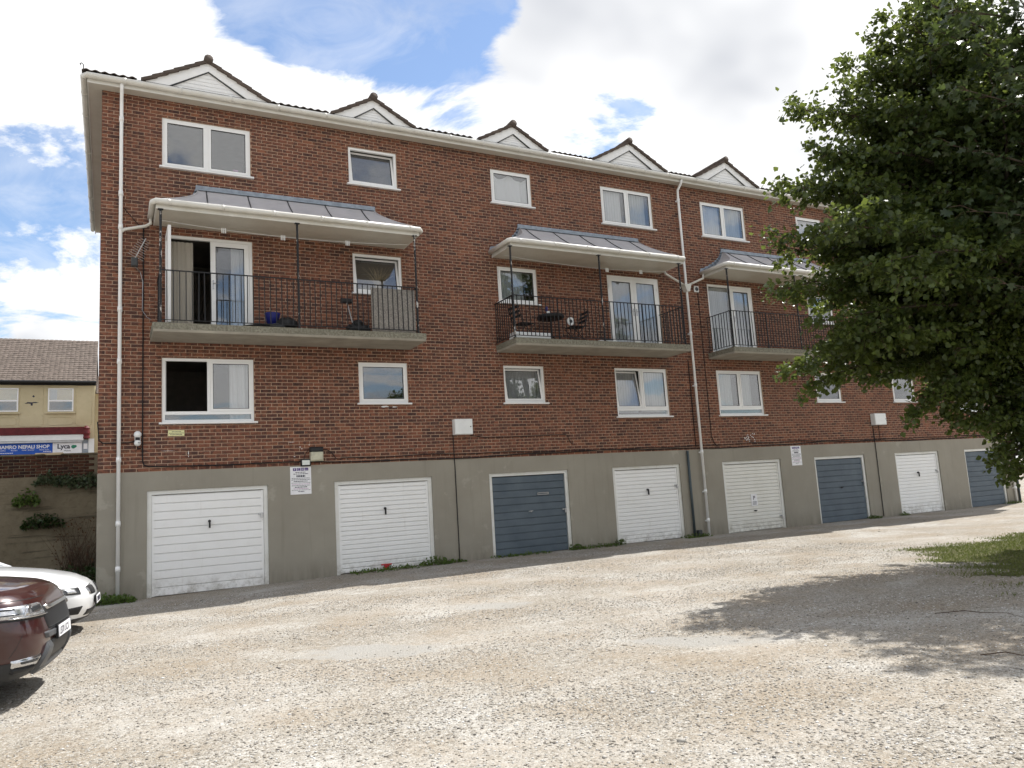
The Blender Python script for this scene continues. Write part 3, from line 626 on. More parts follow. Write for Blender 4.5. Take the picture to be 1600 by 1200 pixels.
# ---------------------------------------------------------------- garage doors
GD = [('door_white',12),('door_white',19),('door_blue',11),('door_white',19),('door_cream',19),('door_blue',11),('door_white',18),('door_blue',11)]
for i, ((x0, x1), (mname, ns)) in enumerate(zip(GAR, GD)):
    zg = float(np.interp((x0+x1)/2, KX, KZ))-.01; zt = 2.044
    f = MB(); t = .085
    f.box(x0+.002,x0+t,.035,.12,zg-.1,zt-.003); f.box(x1-t,x1-.002,.035,.12,zg-.1,zt-.003); f.box(x0+t,x1-t,.0354,.1196,zt-t*.95,zt-.003)
    gd = f.build('garage_door', MAT['frame_paint'], bld); gd['label'] = ('white ribbed garage door','white ribbed garage door','blue grey garage door of wide boards')[2 if 'blue' in mname else 0]
    a, b_ = x0+t+.006, x1-t-.006; top = zt-t*.95-.012; bot = zg+.015; h = (top-bot)/ns
    MB().box(a+.001,b_-.001,.096,.11,bot,top).build('backing', MAT[mname], gd)
    bm = MB().bbox(0,b_-a,0,.030,0,h-.012,.006 if ns < 15 else .010).mesh('slat'); bm.materials.append(MAT[mname])
    for k in range(ns):
        o = link('slat', bm, gd); o.location = (a,.066,bot+k*h+.003)
    if ns > 15 or i == 0:
        MB().box(a-.002,a+.045,.058,.086,bot,top).build('edge_strip', MAT[mname], gd); MB().box(b_-.045,b_+.002,.058,.086,bot,top).build('edge_strip', MAT[mname], gd)
    xc = (x0+x1)/2; hz = (1.33,1.34,1.07,1.35,.58,1.05,1.30,1.2)[i]
    hd = MB(); hd.tube([(xc,.066,hz+.05),(xc,.02,hz+.05)],.028,8); hd.box(xc-.016,xc+.016,.0,.03,hz-.085,hz+.06)
    if 'blue' in mname or i == 4: hd = MB(); hd.tube([(xc-.06,.045,hz),(xc+.06,.045,hz+.01)],.012,6); hd.tube([(xc,.066,hz),(xc,.02,hz)],.02,8)
    hd.build('handle', MAT['metal' if i in (2,) else 'black'], gd)
    zl = (1.46,None,1.06,1.47,.37,1.2,1.38,None)[i]
    if zl is not None:
        xl = x1-.13; lk = MB(); lk.box(xl-.07,xl+.08,.045,.060,zl-.018,zl+.018); lk.tube([(xl,.045,zl),(xl,.015,zl)],.022,8); lk.box(xl-.025,xl+.025,.0,.03,zl-.085,zl-.02); lk.build('lock', MAT['metal'], gd)
    if i == 2: 
        e_ = MB(); e_.box(9.44,9.76,.050,.062,1.46,1.475); e_.box(9.44,9.76,.050,.062,1.50,1.515); e_.box(9.44,9.455,.05,.062,1.475,1.5); e_.box(9.745,9.76,.05,.062,1.475,1.5); e_.build('letter_slot', MAT['metal'], gd)
    if i == 4:
        e_ = MB().box(xc-.12,xc+.12,.056,.062,.72,1.06); o = e_.build('notice', MAT['sign_white'], gd); text_mesh('P', .17, MAT['ink'], 'lettering', (xc-.05,.0545,.89), (R_(90),0,0), gd)
        for k in range(3): MB().box(xc-.08,xc+.08,.053,.056,.76+k*.035,.775+k*.035).build('printed_line', MAT['ink'], gd)

# ---------------------------------------------------------------- balconies
def prof(t):   # lead roof sweep: 0 eave .. 1 at wall -> (inset 0..1, z)
    return t, 7.635+.70*(.88*t+.12*t**2.2)
def canopy_balcony(sx0, sx1, cx0, cx1, tx0, tx1, posts, label, nseam=5, side_l=True):
    bal = MB().box(sx0,sx1,-1.05,-.001,5.075,5.205).build('balcony', MAT['slab'], bld); bal['label'] = label
    s = MB(); n0 = (sx0,sx1)
    s.prism([(-1.05,5.0751),(-.002,5.0751),(-.002,5.03),(-1.03,5.03)],0,sx0+.01,sx1-.01); s.build('soffit', MAT['slab_soffit'], bal)
    # posts
    for x in posts:
        p = MB(); p.tube([(x,-1.0,5.2),(x,-1.0,7.475)],.024,8); p.box(x-.05,x+.05,-1.04,-.96,7.462,7.474); p.box(x-.04,x+.04,-1.04,-.96,5.205,5.215); p.build('post', MAT['post'], bal, False)
    a, b_ = posts[0], posts[-1]
    rl = MB(); rl.box(a,b_,-1.018,-.982,6.245,6.262); rl.build('top_rail', MAT['iron'], bal); rl = MB(); rl.box(a,b_,-1.015,-.985,5.265,5.277); rl.build('bottom_rail', MAT['iron'], bal)
    for x in (a, b_):
        MB().box(x-.018,x+.018,-.98,-.002,6.2455,6.2615).build('side_rail', MAT['iron'], bal); MB().box(x-.015,x+.015,-.98,-.002,5.2655,5.2765).build('side_rail', MAT['iron'], bal)
    bar = MB().box(-.008,.008,-.008,.008,0,.97).mesh('baluster'); bar.materials.append(MAT['iron'])
    bars = []
    for k in range(len(posts)-1):
        n = int(round((posts[k+1]-posts[k])/.112))
        for j in range(1,n):
            x = posts[k]+(posts[k+1]-posts[k])*j/n
            if j == n//2: MB().box(x-.014,x+.014,-1.014,-.986,5.205,6.246).build('standard', MAT['iron'], bal)
            else: bars.append((x,-1.0))
    for x in (a, b_): bars += [(x,-.94+k*.112) for k in range(9)]
    for x, y in bars:
        o = link('baluster', bar, bal); o.location = (x,y,5.276); o.rotation_euler = (random.gauss(0,.006),random.gauss(0,.006),0)
    # canopy
    can = MB(); can.box(cx0+.05,cx1-.05,-1.0,-.002,7.474,7.492); can = can.build('canopy', MAT['soffit_white'], bld)
    fa = MB(); fa.box(cx0+.04,cx1-.04,-1.025,-1.001,7.470,7.60); fa.box(cx0+.025,cx0+.0495,-1.0248,-.003,7.4702,7.5998); fa.box(cx1-.0495,cx1-.025,-1.0248,-.003,7.4702,7.5998); fa.build('fascia', MAT['gutter_white'], can)
    N = 9; ts = [i/N for i in range(N+1)]
    ex0, ex1 = cx0+.02, cx1-.02; yE = -1.06
    L = lambda t: ex0+(tx0-ex0)*(1-(1-t)**1.9); Rr_ = lambda t: ex1+(tx1-ex1)*(1-(1-t)**1.9); Yf = lambda t: yE+(-.03-yE)*t
    seams = [tx0+.17+(tx1-tx0-.48)*k/(nseam-1) for k in range(nseam)]
    sb_ = [s_ - .05 for s_ in seams]
    edges_t = [None]+seams+[None]
    def xat(k, t):
        if k == 0: return L(t)
        if k == len(edges_t)-1: return Rr_(t)
        return min(max(seams[k-1]-.08*(1-t), L(t)), Rr_(t))
    for k in range(len(edges_t)-1):
        m = MB()
        for i in range(N):
            t0, t1 = ts[i], ts[i+1]; z0, z1 = prof(t0)[1], prof(t1)[1]
            q = [(xat(k,t0),Yf(t0),z0),(xat(k+1,t0),Yf(t0),z0),(xat(k+1,t1),Yf(t1),z1),(xat(k,t1),Yf(t1),z1)]
            m.quad(*q); m.quad(*[(p[0],p[1]+.004,p[2]-.012) for p in reversed(q)])
        m.build('lead_panel', MAT['lead'], can, False)
    for k in range(1,len(edges_t)-1):
        MB().tube([(xat(k,t),Yf(t)-.004,prof(t)[1]+.006) for t in ts],.013,6).build('seam_roll', MAT['dark_grey'], can, True)
    for sgn, Lf, ex in ((-1,L,ex0),(1,Rr_,ex1)):
        m = MB()
        for i in range(N):
            t0, t1 = ts[i], ts[i+1]; z0, z1 = prof(t0)[1], prof(t1)[1]
            m.quad((Lf(t0),-.004,z0),(Lf(t0),Yf(t0),z0),(Lf(t1),Yf(t1),z1),(Lf(t1),-.004,z1))
        m.build('end_panel', MAT['lead'], can)
        MB().tube([(Lf(t),Yf(t)-.003,prof(t)[1]+.006) for t in ts],.015,6).build('hip_roll', MAT['lead'], can, True)
        # stepped flashing let into the brick courses
        for i in range(1,N+1):
            t = ts[i]; z = prof(t)[1]; x = Lf(t); w = abs(Lf(ts[i])-Lf(ts[i-1]))+.07
            fx = (x-w, x) if sgn < 0 else (x, x+w)
            m = MB(); m.prism([(fx[0],z-.06),(fx[1],z-.04),(fx[1] if sgn < 0 else fx[0],z+.085),(fx[0] if sgn > 0 else fx[0]+.05,z+.06)],1,-.012,-.002)
            m.build('step_flashing', MAT['lead_blue'], can)
    tp = MB(); tp.box(tx0-.04,tx1+.04,-.035,-.003,8.31,8.44); tp.box(tx0-.02,tx1+.02,-.10,-.036,8.318,8.335); tp.build('top_flashing', MAT['lead_blue'], can)
    gu = MB(); gp = [(cx0-.03,-.02,7.60),(cx0-.03,-1.085,7.60),(cx1+.03,-1.085,7.60),(cx1+.03,-.02,7.60)]
    gu.tube([gp[0],(cx0-.03,-1.0,7.60),(cx0+.02,-1.085,7.60),(cx1-.02,-1.085,7.60),(cx1+.03,-1.0,7.60),gp[3]],.058,10); gu.build('gutter', MAT['gutter_white'], can, True)
    for k in range(6):
        x = cx0+.25+(cx1-cx0-.5)*k/5; MB().tube([(x-.03,-1.085,7.60),(x+.03,-1.085,7.60)],.064,10).build('gutter_joint', MAT['gutter_white'], can, True)
    return bal
canopy_balcony(.69,6.235,.72,6.20,1.60,5.45,[.83,3.45,6.07],'leftmost balcony under its lead canopy, cluttered with pots')
canopy_balcony(8.50,13.86,8.50,13.90,9.36,13.15,[8.52,11.10,13.73],'middle balcony with black chairs and table')
canopy_balcony(15.42,20.95,15.44,20.95,16.33,20.08,[15.47,18.17,20.86],'empty balcony partly behind the tree')
canopy_balcony(22.99,28.50,23.0,28.50,23.88,27.62,[23.05,25.7,28.45],'rightmost balcony behind the tree crown')

# ---------------------------------------------------------------- roof, eaves, gables
roof = MB()
ex0, ex1, ey0, ey1 = BX0-.36, BX1+.36, -.33, 9.4; zr0 = 10.44; pit = math.tan(R_(14))
hy = (ey0+ey1)/2; hz = zr0+(hy-ey0)*pit; hx = hy-ey0
nx = int((ex1-ex0)/.0425); wave = lambda x: .022*max(0,math.cos(x/.17*2*math.pi))**1.0
V = []; 
roof.poly([(ex0,ey0,zr0),(ex1,ey0,zr0),(ex1-hx,hy,hz),(ex0+hx,hy,hz)]); roof.poly([(ex1,ey1,zr0),(ex0,ey1,zr0),(ex0+hx,hy,hz),(ex1-hx,hy,hz)]); roof.poly([(ex0,ey1,zr0),(ex0,ey0,zr0),(ex0+hx,hy,hz)]); roof.poly([(ex1,ey0,zr0),(ex1,ey1,zr0),(ex1-hx,hy,hz)])
roof_o = roof.build('roof', MAT['tile'], bld)
# the eaves course of double roll tiles, tile by tile
GB = [(c,1.235,11.235) for c in T_BIG]+[(5.46,.965,11.10),(9.20,.965,11.09),(20.30,.965,11.09),(24.02,.965,11.09)]
tm = MB(); k = 16; tw = .33
prf = [(tw*i/k, .030*max(0,math.sin(2*math.pi*2*i/k-math.pi/2)*.5+.5)) for i in range(k+1)]
for i in range(k):
    (x0,z0),(x1,z1) = prf[i],prf[i+1]; s_ = .36
    tm.quad((x0,0,z0),(x1,0,z1),(x1,s_,z1+s_*pit),(x0,s_,z0+s_*pit)); tm.quad((x0,0,z0-.02),(x1,0,z1-.02),(x1,0,z1),(x0,0,z0))
tmm = tm.mesh('roof_tile'); tmm.materials.append(MAT['tile'])
x = ex0
while x < ex1-.2:
    if not any(abs(x+.165-c) < w+.10 for c, w, _ in GB):
        for rr in range(2 if x > 3 else 3):
            o = link('roof_tile', tmm, roof_o); o.location = (x,ey0-.03+rr*.30,zr0+.012+rr*(.30*pit+.012)); o.rotation_euler = (random.gauss(0,.01),random.gauss(0,.008),0)
    x += tw
sf = MB(); sf.box(BX0-.24,BX1+.24,-.24,-.0005,10.256,10.268); sf.box(BX0-.24,BX0-.0005,.0,9.2,10.2562,10.2678); sf.build('soffit', MAT['soffit_white'], bld)
fa = MB(); fa.box(BX0-.262,BX1+.262,-.262,-.2405,10.245,10.43); fa.box(BX0-.262,BX0-.2405,-.24,9.3,10.2452,10.4298); fa.build('fascia', MAT['fascia_white'], bld)
gu = MB(); gu.tube([(BX0-.325,9.3,10.365),(BX0-.325,-.25,10.365),(BX0-.27,-.325,10.365),(BX1+.3,-.325,10.365)],.062,10); gut = gu.build('gutter', MAT['gutter_white'], bld, True)
x = BX0+.4
while x < BX1:
    MB().tube([(x-.035,-.325,10.365),(x+.035,-.325,10.365)],.069,10).build('gutter_joint', MAT['gutter_white'], gut, True); x += random.choice((.9,1.0,1.05))
for k in range(9): MB().tube([(BX0-.325,.4+k*1.0,10.365),(BX0-.325,.47+k*1.0,10.365)],.069,10).build('gutter_joint', MAT['gutter_white'], gut, True)
MB().tube([(BX0-.33,-.30,10.45),(BX0-.33,-.30,10.58),(BX0-.36,-.30,10.61),(BX0-.39,-.30,10.59),(BX0-.38,-.30,10.56)],.01,6).build('hip_iron', MAT['dark_grey'], roof_o)
for c, w, apex in GB:
    yf = -.31; zt = 10.50; sl_ = (apex-.06-zt)/w; L_ = math.hypot(w, apex-.06-zt); ca, sa = w/L_, (apex-.06-zt)/L_
    g = MB(); hi = apex-.10
    # cladding boards inside the bargeboards
    za, zb = 10.43, apex-.30; nb = 6; gable = None
    core = MB(); core.prism([(c-w+.12,10.40),(c+w-.12,10.40),(c,hi-.02)],1,yf+.05,yf+.09); gable = core.build('gable', MAT['upvc'], bld)
    hh = (zb-za)/nb
    for k in range(nb):
        z0 = za+k*hh; z1 = z0+hh-.008; wd = lambda z: max(.01,(zb+.02-z)/sl_)
        MB().prism([(c-wd(z0),z0),(c+wd(z0),z0),(c+wd(z1),z1),(c-wd(z1),z1)],1,yf+.034-.0,yf+.051).build('cladding_board', MAT['upvc'], gable)
    for sgn in (-1,1):
        pts = [(c+sgn*(w-.03),zt-.085),(c+sgn*(w-.02),zt-.03),(c,hi),(c,hi-.215),(c+sgn*(w-.40),zt-.085)]
        MB().prism(pts,1,yf,yf+.03+(.002 if sgn > 0 else 0)).build('bargeboard', MAT['upvc'], gable)
        MB().prism([(c+sgn*(w-.44),zt-.07),(c,hi-.215),(c,hi-.232),(c+sgn*(w-.47),zt-.07)],1,yf-.004,yf+.035).build('bead', MAT['dark_grey'], gable)
        nt_ = 6 if w > 1.1 else 5; tl = L_/nt_
        for k in range(nt_):
            # verge tiles lapping up the slope
            t = MB(); t.box(-.05,tl+.03,0,3.2,0,.062); o = t.build('verge_tile', MAT['tile'], gable)
            ang = math.atan2(apex-.06-zt, w); d0 = k*tl
            X = c+sgn*(w-d0*ca); Z = zt-.045+d0*sa
            o.matrix_local = Matrix.Translation((X,yf-.05-random.uniform(0,.012),Z)) @ (Matrix.Rotation(-(ang-.085),4,'Y') if sgn < 0 else Matrix.Rotation(math.pi+(ang-.085),4,'Y') @ Matrix.Translation((0,0,-.05)))
    for k in range(7):
        MB().tube([(c,yf-.07+k*.42,apex-.05+.004*(k % 2)),(c,yf-.07+k*.42+.44,apex-.055+.004*(k % 2))],.095,10).build('ridge_tile', MAT['tile'], gable, True)

# ---------------------------------------------------------------- rainwater pipes
def pipe(path, r, joints, m='gutter_white', name='downpipe'):
    p = MB().tube(path, r, 10).build(name, MAT[m], bld, True)
    for (x,y,z) in joints:
        MB().tube([(x,y,z),(x,y,z+.10)],r+.009,10).build('pipe_clip', MAT[m], p, True); MB().box(x-.045,x+.045,y,-.001,z+.02,z+.06).build('bracket', MAT[m], p)
    return p
pipe([(.147,-.30,10.33),(.147,-.28,10.22),(.147,-.10,10.08),(.147,-.085,9.95),(.147,-.085,.03)],.036,[(.147,-.085,z) for z in (9.6,8.0,7.3,5.6,4.55,2.62,1.4,.55)],'upvc')
pipe([(.147,-.085,7.24),(.22,-.09,7.30),(.60,-.12,7.40),(.69,-.14,7.46),(.69,-.16,7.60)],.032,[], 'gutter_white', 'branch_pipe')
pipe([(14.75,-.31,10.33),(14.75,-.28,10.22),(14.75,-.10,10.06),(14.75,-.085,9.9),(14.75,-.085,.03)],.036,[(14.75,-.085,z) for z in (9.7,7.9,5.7,4.2,2.3,1.2,.4)],'upvc')
pipe([(13.95,-.14,7.50),(14.0,-.13,7.44),(14.66,-.09,7.18)],.032,[],'gutter_white','branch_pipe'); pipe([(15.40,-.14,7.56),(15.38,-.13,7.42),(14.84,-.09,7.19)],.032,[],'gutter_white','branch_pipe')
h = MB(); h.prism([(14.62,7.20),(14.88,7.20),(14.80,6.98),(14.70,6.98)],1,-.17,-.005); h.build('hopper', MAT['gutter_white'], bld)
pipe([(29.58,-.30,10.33),(29.58,-.085,10.0),(29.58,-.085,.03)],.04,[(29.58,-.085,z) for z in (5,2.2,1.0,.5)],'upvc')
pipe([(29.84,-.06,2.35),(29.84,-.06,.02)],.035,[],'blue_pipe','soil_pipe'); pipe([(14.265,-.05,2.40),(14.265,-.05,.04)],.035,[],'blue_pipe','soil_pipe')
tag(MB().bbox(14.37,14.50,-.10,-.005,.03,.20,.01).build('junction_box', MAT['dark_grey']), 'small dark box at the foot of the dark pipe beside the fourth garage', 'junction box')
v_ = MB(); v_.bbox(15.10,15.27,-.03,-.003,7.02,7.20,.008); vo = v_.build('flue_vent', MAT['white_box']); tag(vo, 'square white wall vent right of the rainwater hopper', 'vent'); MB().tube([(15.185,-.034,7.11),(15.185,-.029,7.11)],.062,14).build('grille', MAT['dark_grey'], vo)

# ---------------------------------------------------------------- fittings on the wall
def cable(path, r, label): tag(MB().tube(path, r, 6).build('cable', MAT['black_rubber'], None, True), label, 'cable')
xs = np.linspace(.62,29.4,150)
cable([(.565,-.012,z) for z in np.linspace(7.42,2.75,20)]+[(.57,-.012,2.62),(.60,-.014,2.545),(.66,-.014,2.525)]+[(x,-.016,2.475+.028*math.sin(x*.7)+.012*math.sin(x*2.3)+.03*math.exp(-x)) for x in xs[1:]],.013,'thick black cable down the left bay and along the top of the garages')
cable([(x,-.018,2.535-.02*math.sin(x*.55+1)+.012*math.sin(x*3.1)) for x in np.linspace(4.5,29,130)],.010,'second thinner black cable along the brick foot above the garages')
cable([(-.22,-.01,3.42),(-.19,-.012,3.05),(-.12,-.014,3.0),(.0,-.014,3.0),(.3,-.014,3.0),(.42,-.014,3.02)],.011,'short black cable round the left corner to the camera')
cable([(14.62,-.012,z) for z in np.linspace(5.0,2.5,8)],.012,'black cable left of the second downpipe'); cable([(15.23,-.012,z) for z in np.linspace(7.0,2.8,10)]+[(15.3,-.012,2.6),(15.42,-.012,2.5)],.010,'black cable dropping below the white vent')
cable([(7.20,-.02,3.0),(7.206,-.02,2.42),(7.21,-.028,2.3),(7.214,-.028,.05)],.011,'conduit dropping from the left meter box beside the second garage'); cable([(22.2,-.02,2.98),(22.2,-.028,2.3),(22.19,-.028,.03)],.013,'conduit dropping from the right meter box'); cable([(22.48,-.02,2.98),(22.48,-.02,2.5)],.009,'short cable below the right meter box')
cable([(.20,-.02,7.78),(.36,-.03,7.58),(.50,-.02,7.42)],.008,'loose black wire end beside the leftmost downpipe'); cable([(7.66,-.014,2.98)]+[(x,-.014,2.93+.01*math.sin(x*2)) for x in np.linspace(8,10.35,14)]+[(10.42,-.014,2.86),(10.46,-.014,2.74),(10.53,-.014,2.70),(10.55,-.014,2.76)],.008,'thin cable curling down between middle lower windows')
for (x0, x1, z0, z1, lb) in ((7.205,7.665,2.995,3.365,'white metal meter box above the second and third garages'),(22.16,22.72,2.985,3.36,'white meter box half hidden by hanging leaves')):
    m = empty('meter_box', ((x0+x1)/2,0,z0)); tag(m, lb, 'meter box', 'meter boxes on the brickwork'); w = (x1-x0)/2; hh = z1-z0
    MB().bbox(-w,w,-.16,-.003,0,hh,.006).build('case', MAT['white_box'], m); MB().bbox(-w+.012,w-.012,-.172,-.161,.012,hh-.012,.004).build('door', MAT['white_box'], m); MB().tube([(w-.06,-.18,hh*.5),(w-.06,-.172,hh*.5)],.014,8).build('lock', MAT['dark_grey'], m)
# flood light and small lamp over the sign
fl_ = empty('flood_light', (3.955,0,2.50)); tag(fl_, 'bulkhead flood light with black hood and yellowed lens above the sign', 'light')
MB().bbox(-.14,.14,-.13,-.003,.20,.305,.02).build('hood', MAT['black'], fl_); MB().bbox(-.135,.135,-.15,-.003,.0,.198,.03).build('lens', MAT['lamp_glass'], fl_); MB().tube([(.14,-.03,.25),(.22,-.03,.25),(.34,-.02,.18),(.44,-.015,.04),(.55,-.015,.02)],.009,6).build('lead', MAT['black_rubber'], fl_)
s_ = empty('small_lamp', (3.725,0,2.405)); tag(s_, 'small square flood lamp directly on top of the left parking sign', 'light')
MB().bbox(-.105,.105,-.07,-.006,.0,.15,.015).build('case', MAT['black'], s_); MB().box(-.08,.08,-.076,-.071,.022,.125).build('lens', MAT['green_white'], s_); MB().tube([(-.03,-.02,.15),(-.01,-.02,.24),(.06,-.02,.34)],.007,6).build('lead', MAT['black_rubber'], s_)
# parking notices
def notice(x0, x1, z0, z1, label):
    o = MB().bbox(x0,x1,-.012,-.0045,z0,z1,.002).build('parking_sign', MAT['sign_white']); tag(o, label, 'sign', 'parking notices'); y = -.0128; w = x1-x0; c = (x0+x1)/2
    for k, t in enumerate(('P','C','M','UK')):
        bx = x0+w*(.13+.19*k); MB().box(bx,bx+w*.165,y-.001,y,z1-.085,z1-.025).build('printed_block', MAT['purple'], o)
        text_mesh(t, .058 if k < 3 else .038, MAT['sign_white'], 'lettering', (bx+w*.08,y-.0016,z1-.076), (R_(90),0,0), o, .0004, 'CENTER')
    z = z1-.11
    for k, (ww, hh, m_) in enumerate(((.5,.014,'ink'),(.7,.014,'ink'),(.42,.040,'ink'),(.88,.010,'ink'),(.90,.012,'ink'),(.68,.016,'ink'),(.9,.008,'ink'),(.86,.008,'pink_ink'),(.88,.010,'ink'),(.58,.018,'ink'),(.7,.010,'pink_ink'),(.88,.008,'ink'),(.3,.014,'ink'))):
        m = MB(); X = c-ww*w/2
        while X < c+ww*w/2-.01:
            l = min(random.uniform(.012,.045), c+ww*w/2-X); m.box(X,X+l,y-.0008,y,z-hh,z); X += l+.008
        m.build('printed_line', MAT[m_], o); z -= hh+.020
notice(3.40,3.842,1.81,2.395,'white parking notice on grey render between first and second garages'); notice(18.33,18.76,1.82,2.41,'white parking notice between the cream and the blue garage doors')
o = MB().box(1.025,1.325,-.011,-.0045,3.115,3.23).build('name_plate', MAT['yellow_plate']); tag(o, 'small pale yellow plate under the leftmost lower window', 'plate')
for k, ww in enumerate((.22,.26,.16)):
    m = MB(); X = 1.175-ww/2
    while X < 1.175+ww/2: m.box(X,X+.018,-.0122,-.011,3.135+k*.03,3.147+k*.03); X += .025
    m.build('printed_line', MAT['ink'], o)
# dome camera by the left downpipe
c_ = empty('security_camera', (.475,0,2.94)); tag(c_, 'white twin-headed security camera beside the leftmost downpipe', 'camera')
def ball(c, r, n=10): return [(r*math.sin(math.pi*i/n), c-r*math.cos(math.pi*i/n)) for i in range(1,n)]
MB().lathe(ball(.21,.07),(0,-.09,0),16).build('upper_dome', MAT['white_box'], c_, True); MB().lathe(ball(.045,.062),(0,-.09,0),16).build('lower_dome', MAT['white_box'], c_, True)
MB().tube([(0,-.09,.10),(0,-.09,.16)],.042,12).build('neck', MAT['black'], c_); MB().box(-.05,.05,-.09,-.003,.06,.20).build('bracket', MAT['white_box'], c_); MB().tube([(0,-.09,-.02),(0,-.08,-.07),(.05,-.02,-.06)],.012,6).build('lead', MAT['black_rubber'], c_)
for dx in (.012,.04): MB().tube([(dx,-.155,.045),(dx,-.148,.045)],.010,8).build('camera_eye', MAT['black'], c_)
# yagi aerial
a_ = empty('tv_aerial', (.43,0,6.56)); tag(a_, 'small tilted television aerial on a bracket left of the first balcony', 'aerial')
p0 = Vector((-.03,-.22,.10)); p1 = Vector((.17,-.30,.52)); MB().tube([p0,p1],.010,6).build('boom', MAT['metal'], a_)
for k in range(9):
    q = p0.lerp(p1,.10+.1*k); l = .17-.010*k; MB().tube([q+Vector((-l*.85,-.05,l*.35)),q+Vector((l*.85,.05,-l*.35))],.005,5).build('rod', MAT['metal'], a_)
MB().bbox(-.09,.03,-.24,-.12,-.04,.14,.02).build('dipole_box', MAT['dark_grey'], a_); MB().tube([(-.03,-.18,.0),(-.03,-.02,.0)],.014,6).build('bracket', MAT['metal'], a_); MB().tube([(-.02,-.15,-.03),(.08,-.05,-.12),(.125,-.02,-.3),(.12,-.02,-.9),(.2,-.1,-1.05),(.27,-.2,-1.12)],.008,6).build('lead', MAT['metal'], a_)

# ---------------------------------------------------------------- things on the balconies
def lines(x0, x1, z0, z1, y, sag, label, pegs):
    P = [(x0+(x1-x0)*t, y, z0+(z1-z0)*t-sag*4*t*(1-t)) for t in np.linspace(0,1,16)]
    o = empty('washing_line', P[0]); tag(o, label, 'washing line'); MB().tube([tuple(Vector(p)-Vector(P[0])) for p in P],.005,5).build('cord', MAT['white_box'], o)
    for t in pegs:
        p = Vector((x0+(x1-x0)*t, y, z0+(z1-z0)*t-sag*4*t*(1-t)))-Vector(P[0])
        for k in range(3): MB().box(p.x+k*.035-.01,p.x+k*.035+.01,p.y-.012,p.y+.012,p.z-.075,p.z+.03).build('peg', MAT['white_box'], o)
lines(.86,6.05,7.38,7.38,-.62,.10,'washing line with white pegs under the leftmost canopy',(.22,.45,.72)); lines(8.6,13.7,7.40,7.38,-.5,.10,'dark slack line under the middle canopy',(.60,.82))
pot = empty('plant_pot', (2.98,-.62,5.205)); tag(pot, 'blue plastic pot on the leftmost balcony floor', 'pot'); MB().lathe([(.10,0),(.15,.22),(.16,.26),(.165,.28),(.15,.28)],(0,0,.10),18).build('bowl', MAT['blue_plastic'], pot, True); MB().lathe([(.13,0),(.17,.05),(.12,.10)],(0,0,0),14).build('saucer', MAT['dark_grey'], pot, True)
def lump(name, loc, s, m, label, cat, seed):
    r = random.Random(seed); b_ = MB(); n, k = 8, 14
    for i in range(n+1):
        t = math.pi*i/n
        for j in range(k):
            a = 2*math.pi*j/k; q = 1+r.uniform(-.16,.16); b_.v.append((math.sin(t)*math.cos(a)*s[0]*q, math.sin(t)*math.sin(a)*s[1]*q, max(0,s[2]*.55-math.cos(t)*s[2]*q*.6)))
    for i in range(n):
        for j in range(k): b_.f.append((i*k+j,i*k+(j+1)%k,(i+1)*k+(j+1)%k,(i+1)*k+j))
    o = b_.build(name, MAT[m], None, True); o.location = loc; tag(o, label, cat); return o
lump('bin_bag', (3.24,-.75,5.205), (.22,.16,.24), 'black', 'slumped black bag right of the blue pot on the left balcony', 'bag', 3); lump('folded_sheet', (2.72,-.78,5.205), (.34,.14,.09), 'black_rubber', 'low heap of black sheeting left of the blue pot', 'sheet', 5); lump('grey_bag', (3.02,-.86,5.205), (.16,.08,.10), 'dark_grey', 'small dark grey bag in front of the blue pot', 'bag', 9)
bo = MB().bbox(5.02,6.03,-.965,-.945,5.225,6.20,.004).build('grey_board', MAT['board_grey']); tag(bo, 'speckled grey board leaning inside the railing at right of left balcony', 'board')
mw = empty('lawn_mower', (4.78,-.62,5.205)); tag(mw, 'small black mower with upright handle on the left balcony', 'mower')
b_ = MB(); b_.bbox(-.20,.24,-.16,.16,.05,.20,.04); b_.lathe([(.12,0),(.13,.06),(.08,.12)],(.02,0,.2),14); b_.build('deck', MAT['black'], mw)
for x, y in ((-.16,-.18),(.18,-.18),(-.16,.16),(.18,.16)): MB().tube([(x,y,.075),(x,y+.04,.075)],.075,12).build('wheel', MAT['black_rubber'], mw)
MB().tube([(-.08,0,.2),(-.18,0,.62),(-.22,0,.74)],.014,8).build('shaft', MAT['metal'], mw); MB().bbox(-.34,-.10,-.05,.05,.70,.80,.02).build('grip', MAT['black'], mw)
def folding_chair(loc, rz, label):
    c = empty('folding_chair', loc, rz); tag(c, label, 'chair', 'black folding chairs on the middle balcony')
    for k in range(6): MB().box(-.20+k*.068,-.145+k*.068,-.20,.20,.44,.452).build('seat_slat', MAT['black'], c)
    for y in (-.2,.2):
        MB().tube([(-.22,y,0),(.20,y,.44)],.010,6).build('leg', MAT['black'], c); MB().tube([(.22,y,0),(-.18,y,.46),(-.30,y,.86)],.010,6).build('leg', MAT['black'], c)
    for k in range(3): MB().box(-.315+k*.03,-.300+k*.03,-.20,.20,.80-k*.11,.86-k*.11).build('back_slat', MAT['black'], c)
folding_chair((9.02,-.55,5.205), R_(10), 'black folding chair at the left end of the middle balcony'); folding_chair((10.55,-.5,5.205), R_(175), 'black folding chair right of the round table')
tb = empty('round_table', (9.85,-.48,5.205)); tag(tb, 'black round bistro table on the middle balcony', 'table'); MB().lathe([(.33,0),(.345,.012),(.345,.07),(.33,.085)],(0,0,.64),24).build('table_top', MAT['black'], tb, True)
MB().tube([(0,0,.0),(0,0,.65)],.028,8).build('stem', MAT['black'], tb)
for k in range(3): MB().tube([(0,0,.2),(math.cos(k*2.1)*.25,math.sin(k*2.1)*.25,.01)],.014,6).build('leg', MAT['black'], tb)
